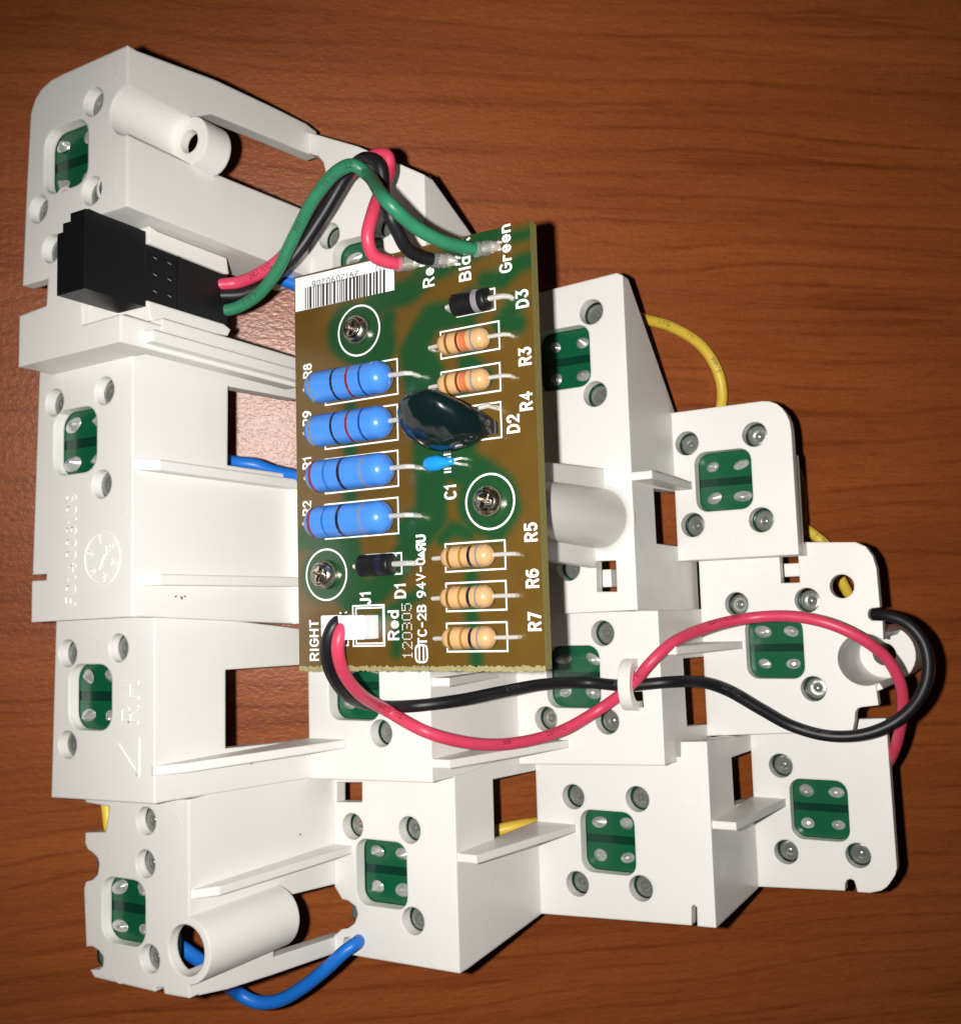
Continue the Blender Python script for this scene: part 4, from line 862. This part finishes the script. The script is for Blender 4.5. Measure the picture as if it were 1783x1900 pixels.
for (n_, (t, loc)), px in zip(list(WIRES.items())[:3], ((742, 490), (808, 483), (885, 463))):
    end = loc[-1]; d = loc[-1] - loc[-4]; nw = RW @ R[:, 2]; d = d - 0.85 * nw * (d @ nw); d /= np.linalg.norm(d); a = end - d * 0.5; b = end + d * 1.9; MB().tube([a, a + d * 1.6, b], [0.42, 0.36, 0.4], 10).build('conductor', 'crimp', t)
    MB().tube([a, a + d * .1, a + d * 1.0, a + d * 1.12, a + d * 1.25, b - d * .1, b], [0.7, 0.95, 0.92, 0.8, 0.9, 0.85, 0.6], 14).build('clear_sleeve', 'sleeve', t)
    up = Vector((0, 0, -1)); mb = MB(); e2 = b + d * 0.9
    MB().tube([b - d * .2, b + d * .35, b + d * .9], [0.75, 0.62, 0.25], 10).build('crimp', 'crimp', t)
    for sd in (-.32, 0.3): sdv = np.cross(d, np.array([0, 0, 1.0])); sdv /= np.linalg.norm(sdv); MB().tube([b + sdv * sd, b + d * .7 + sdv * sd * 1.4, b + d * 1.25 + sdv * sd * 1.1 + np.array([0, 0, -.25])], 0.17, 8).build('strand', 'lead', t)

zJ = Zw((628, 1158), 0)
z32 = lambda p: Zw(p, W['T32']); z33 = lambda p: Zw(p, W['T33']); z34 = lambda p: Zw(p, W['T34'])
wire('red_lead', 'long pink red lead from the white board plug through the hook and around the mount', 'red_wire',
     [(652, 1158, zJ - 2.2), (636, 1166, zJ - 3.4), (627, 1195, zJ - 4), (634, 1240, zJ - 2), (665, 1285, zJ + 2), (720, 1320, z32((720, 1320)) - 2.6), (790, 1358, z32((790, 1358)) - 1.6), (870, 1379, 139.5), (950, 1380, 144), (1040, 1357, 148.5), (1110, 1318, z33((1110, 1318)) - 1.6), (1150, 1290, z33((1150, 1290)) - 1.3), (1180, 1263, z33((1180, 1263)) - 1.7), (1205, 1232, z33((1205, 1232)) - 2.4), (1245, 1195, 147), (1310, 1165, 150.5), (1390, 1147, 152), (1470, 1144, 149.5), (1540, 1158, 147), (1600, 1186, 146), (1645, 1222, 147), (1668, 1262, 148.5), (1675, 1300, 150.5), (1671, 1345, 153.5), (1660, 1390, 157), (1640, 1430, 161)], r=0.83,
     ink='wire_ink_red', text=[(0.14, 'E107 22AWG', 0.25), (0.30, '300V', 0.3), (0.36, '22AWG', 0.3), (0.48, '105\u00b0C', 0.5), (0.60, '22AWG 300V', 0.6)])
wire('black_lead', 'long black lead from the white board plug through the hook looping past the mount', 'black_wire',
     [(640, 1150, zJ - 1.6), (622, 1158, zJ - 3.0), (608, 1190, zJ - 3), (612, 1240, zJ - 1), (645, 1290, zJ + 4), (700, 1310, z32((700, 1310)) - 1.2), (770, 1310, z32((770, 1310)) - 1.4), (850, 1300, 139.5), (930, 1284, 145), (1010, 1270, 149.5), (1090, 1267, z33((1090, 1267)) - 1.3), (1150, 1272, z33((1150, 1272)) - 1.2), (1185, 1271, z33((1185, 1271)) - 1.1), (1240, 1266, 147.2), (1300, 1266, 150.5), (1350, 1282, 152.5), (1410, 1316, 152.5), (1470, 1348, 152), (1540, 1366, 150), (1610, 1361, 148.5), (1670, 1333, 147.5), (1708, 1290, 147.5), (1722, 1240, 148), (1712, 1190, 149), (1680, 1155, 150.5), (1640, 1141, 152.5), (1617, 1139, 155), (1605, 1141, 159)], r=0.83, ink='wire_ink_grey', text=[(0.33, 'E10791', 0.3), (0.47, '300V', 0.3), (0.60, '22AWG', 0.4), (0.70, '105\u00b0C 300V', 0.3)])
def zt(p, up=0.9): d = ray(p); return (DT - up * hN) / (NT @ d)
wire('yellow_wire', 'yellow wire with dark print curving out beside the upper right step onto the table', 'yellow_wire', [(1150, 585, zt((1150, 585), 6)), (1196, 592, zt((1196, 592), 3)), (1250, 608, zt((1250, 608), 1.5)), (1300, 640, zt((1300, 640))), (1330, 685, zt((1330, 685))), (1340, 730, zt((1340, 730), 1.2)), (1332, 790, zt((1332, 790), 2)), (1330, 840, zt((1330, 840), 2))], r=0.9, group='yellow wires behind the carrier', ink='wire_ink', text=[(0.22, 'AWG', 0.2), (0.38, 'VW-1', 0.2), (0.55, '300V E', 0.2)])
wire('yellow_wire', 'yellow wire showing in the gap and round hole beside the mount', 'yellow_wire', [(1470, 860, zt((1470, 860), 4)), (1484, 900, zt((1484, 900), 3)), (1487, 950, zt((1487, 950), 2.5)), (1489, 975, zt((1489, 975), 2.5)), (1510, 992, zt((1510, 992), 3)), (1535, 1015, zt((1535, 1015), 4)), (1560, 1075, zt((1560, 1075), 5)), (1577, 1110, zt((1577, 1110), 5)), (1585, 1150, zt((1585, 1150), 4))], r=0.9, group='yellow wires behind the carrier', text=[(.45, 'E1 300V', 0.2)])
wire('yellow_wire', 'yellow wire seen through the tall window beside the lowest row of steps', 'yellow_wire', [(890, 1550, zt((890, 1550), 6)), (930, 1540, zt((930, 1540), 7)), (970, 1532, zt((970, 1532), 7)), (1030, 1525, zt((1030, 1525), 5))], r=1.0, group='yellow wires behind the carrier')
wire('yellow_wire', 'short yellow wire end peeping from the notch at the left carrier edge', 'yellow_wire', [(197, 1490, 138.5), (200, 1515, 138), (203, 1535, 138), (215, 1570, 138)], r=0.75, group='yellow wires behind the carrier')
wire('blue_wire', 'blue wire looping below the screw tube into the small hole in the step', 'blue_wire', [(300, 1735, 138), (345, 1765, 138.5), (380, 1790, 140), (415, 1820, 146), (440, 1843, 150), (475, 1860, 150), (515, 1858, 149), (560, 1834, 147.5), (610, 1794, 146), (640, 1766, 145.8), (660, 1752, 146.5), (668, 1745, 149)], r=0.95, group='blue wires behind the carrier')
wire('blue_wire', 'blue wire sagging across the bottom of the window by the blue resistors', 'blue_wire', [(395, 850, 144), (432, 858, 146), (470, 862, 147), (505, 874, 147), (560, 886, 146), (600, 892, 146)], r=0.95, group='blue wires behind the carrier')
wire('blue_wire', 'blue wire passing behind the connector wires above the barcode label', 'blue_wire', [(400, 480, 148), (450, 490, 147), (480, 500, 147), (530, 520, 147), (580, 540, 147)], r=0.95, group='blue wires behind the carrier')
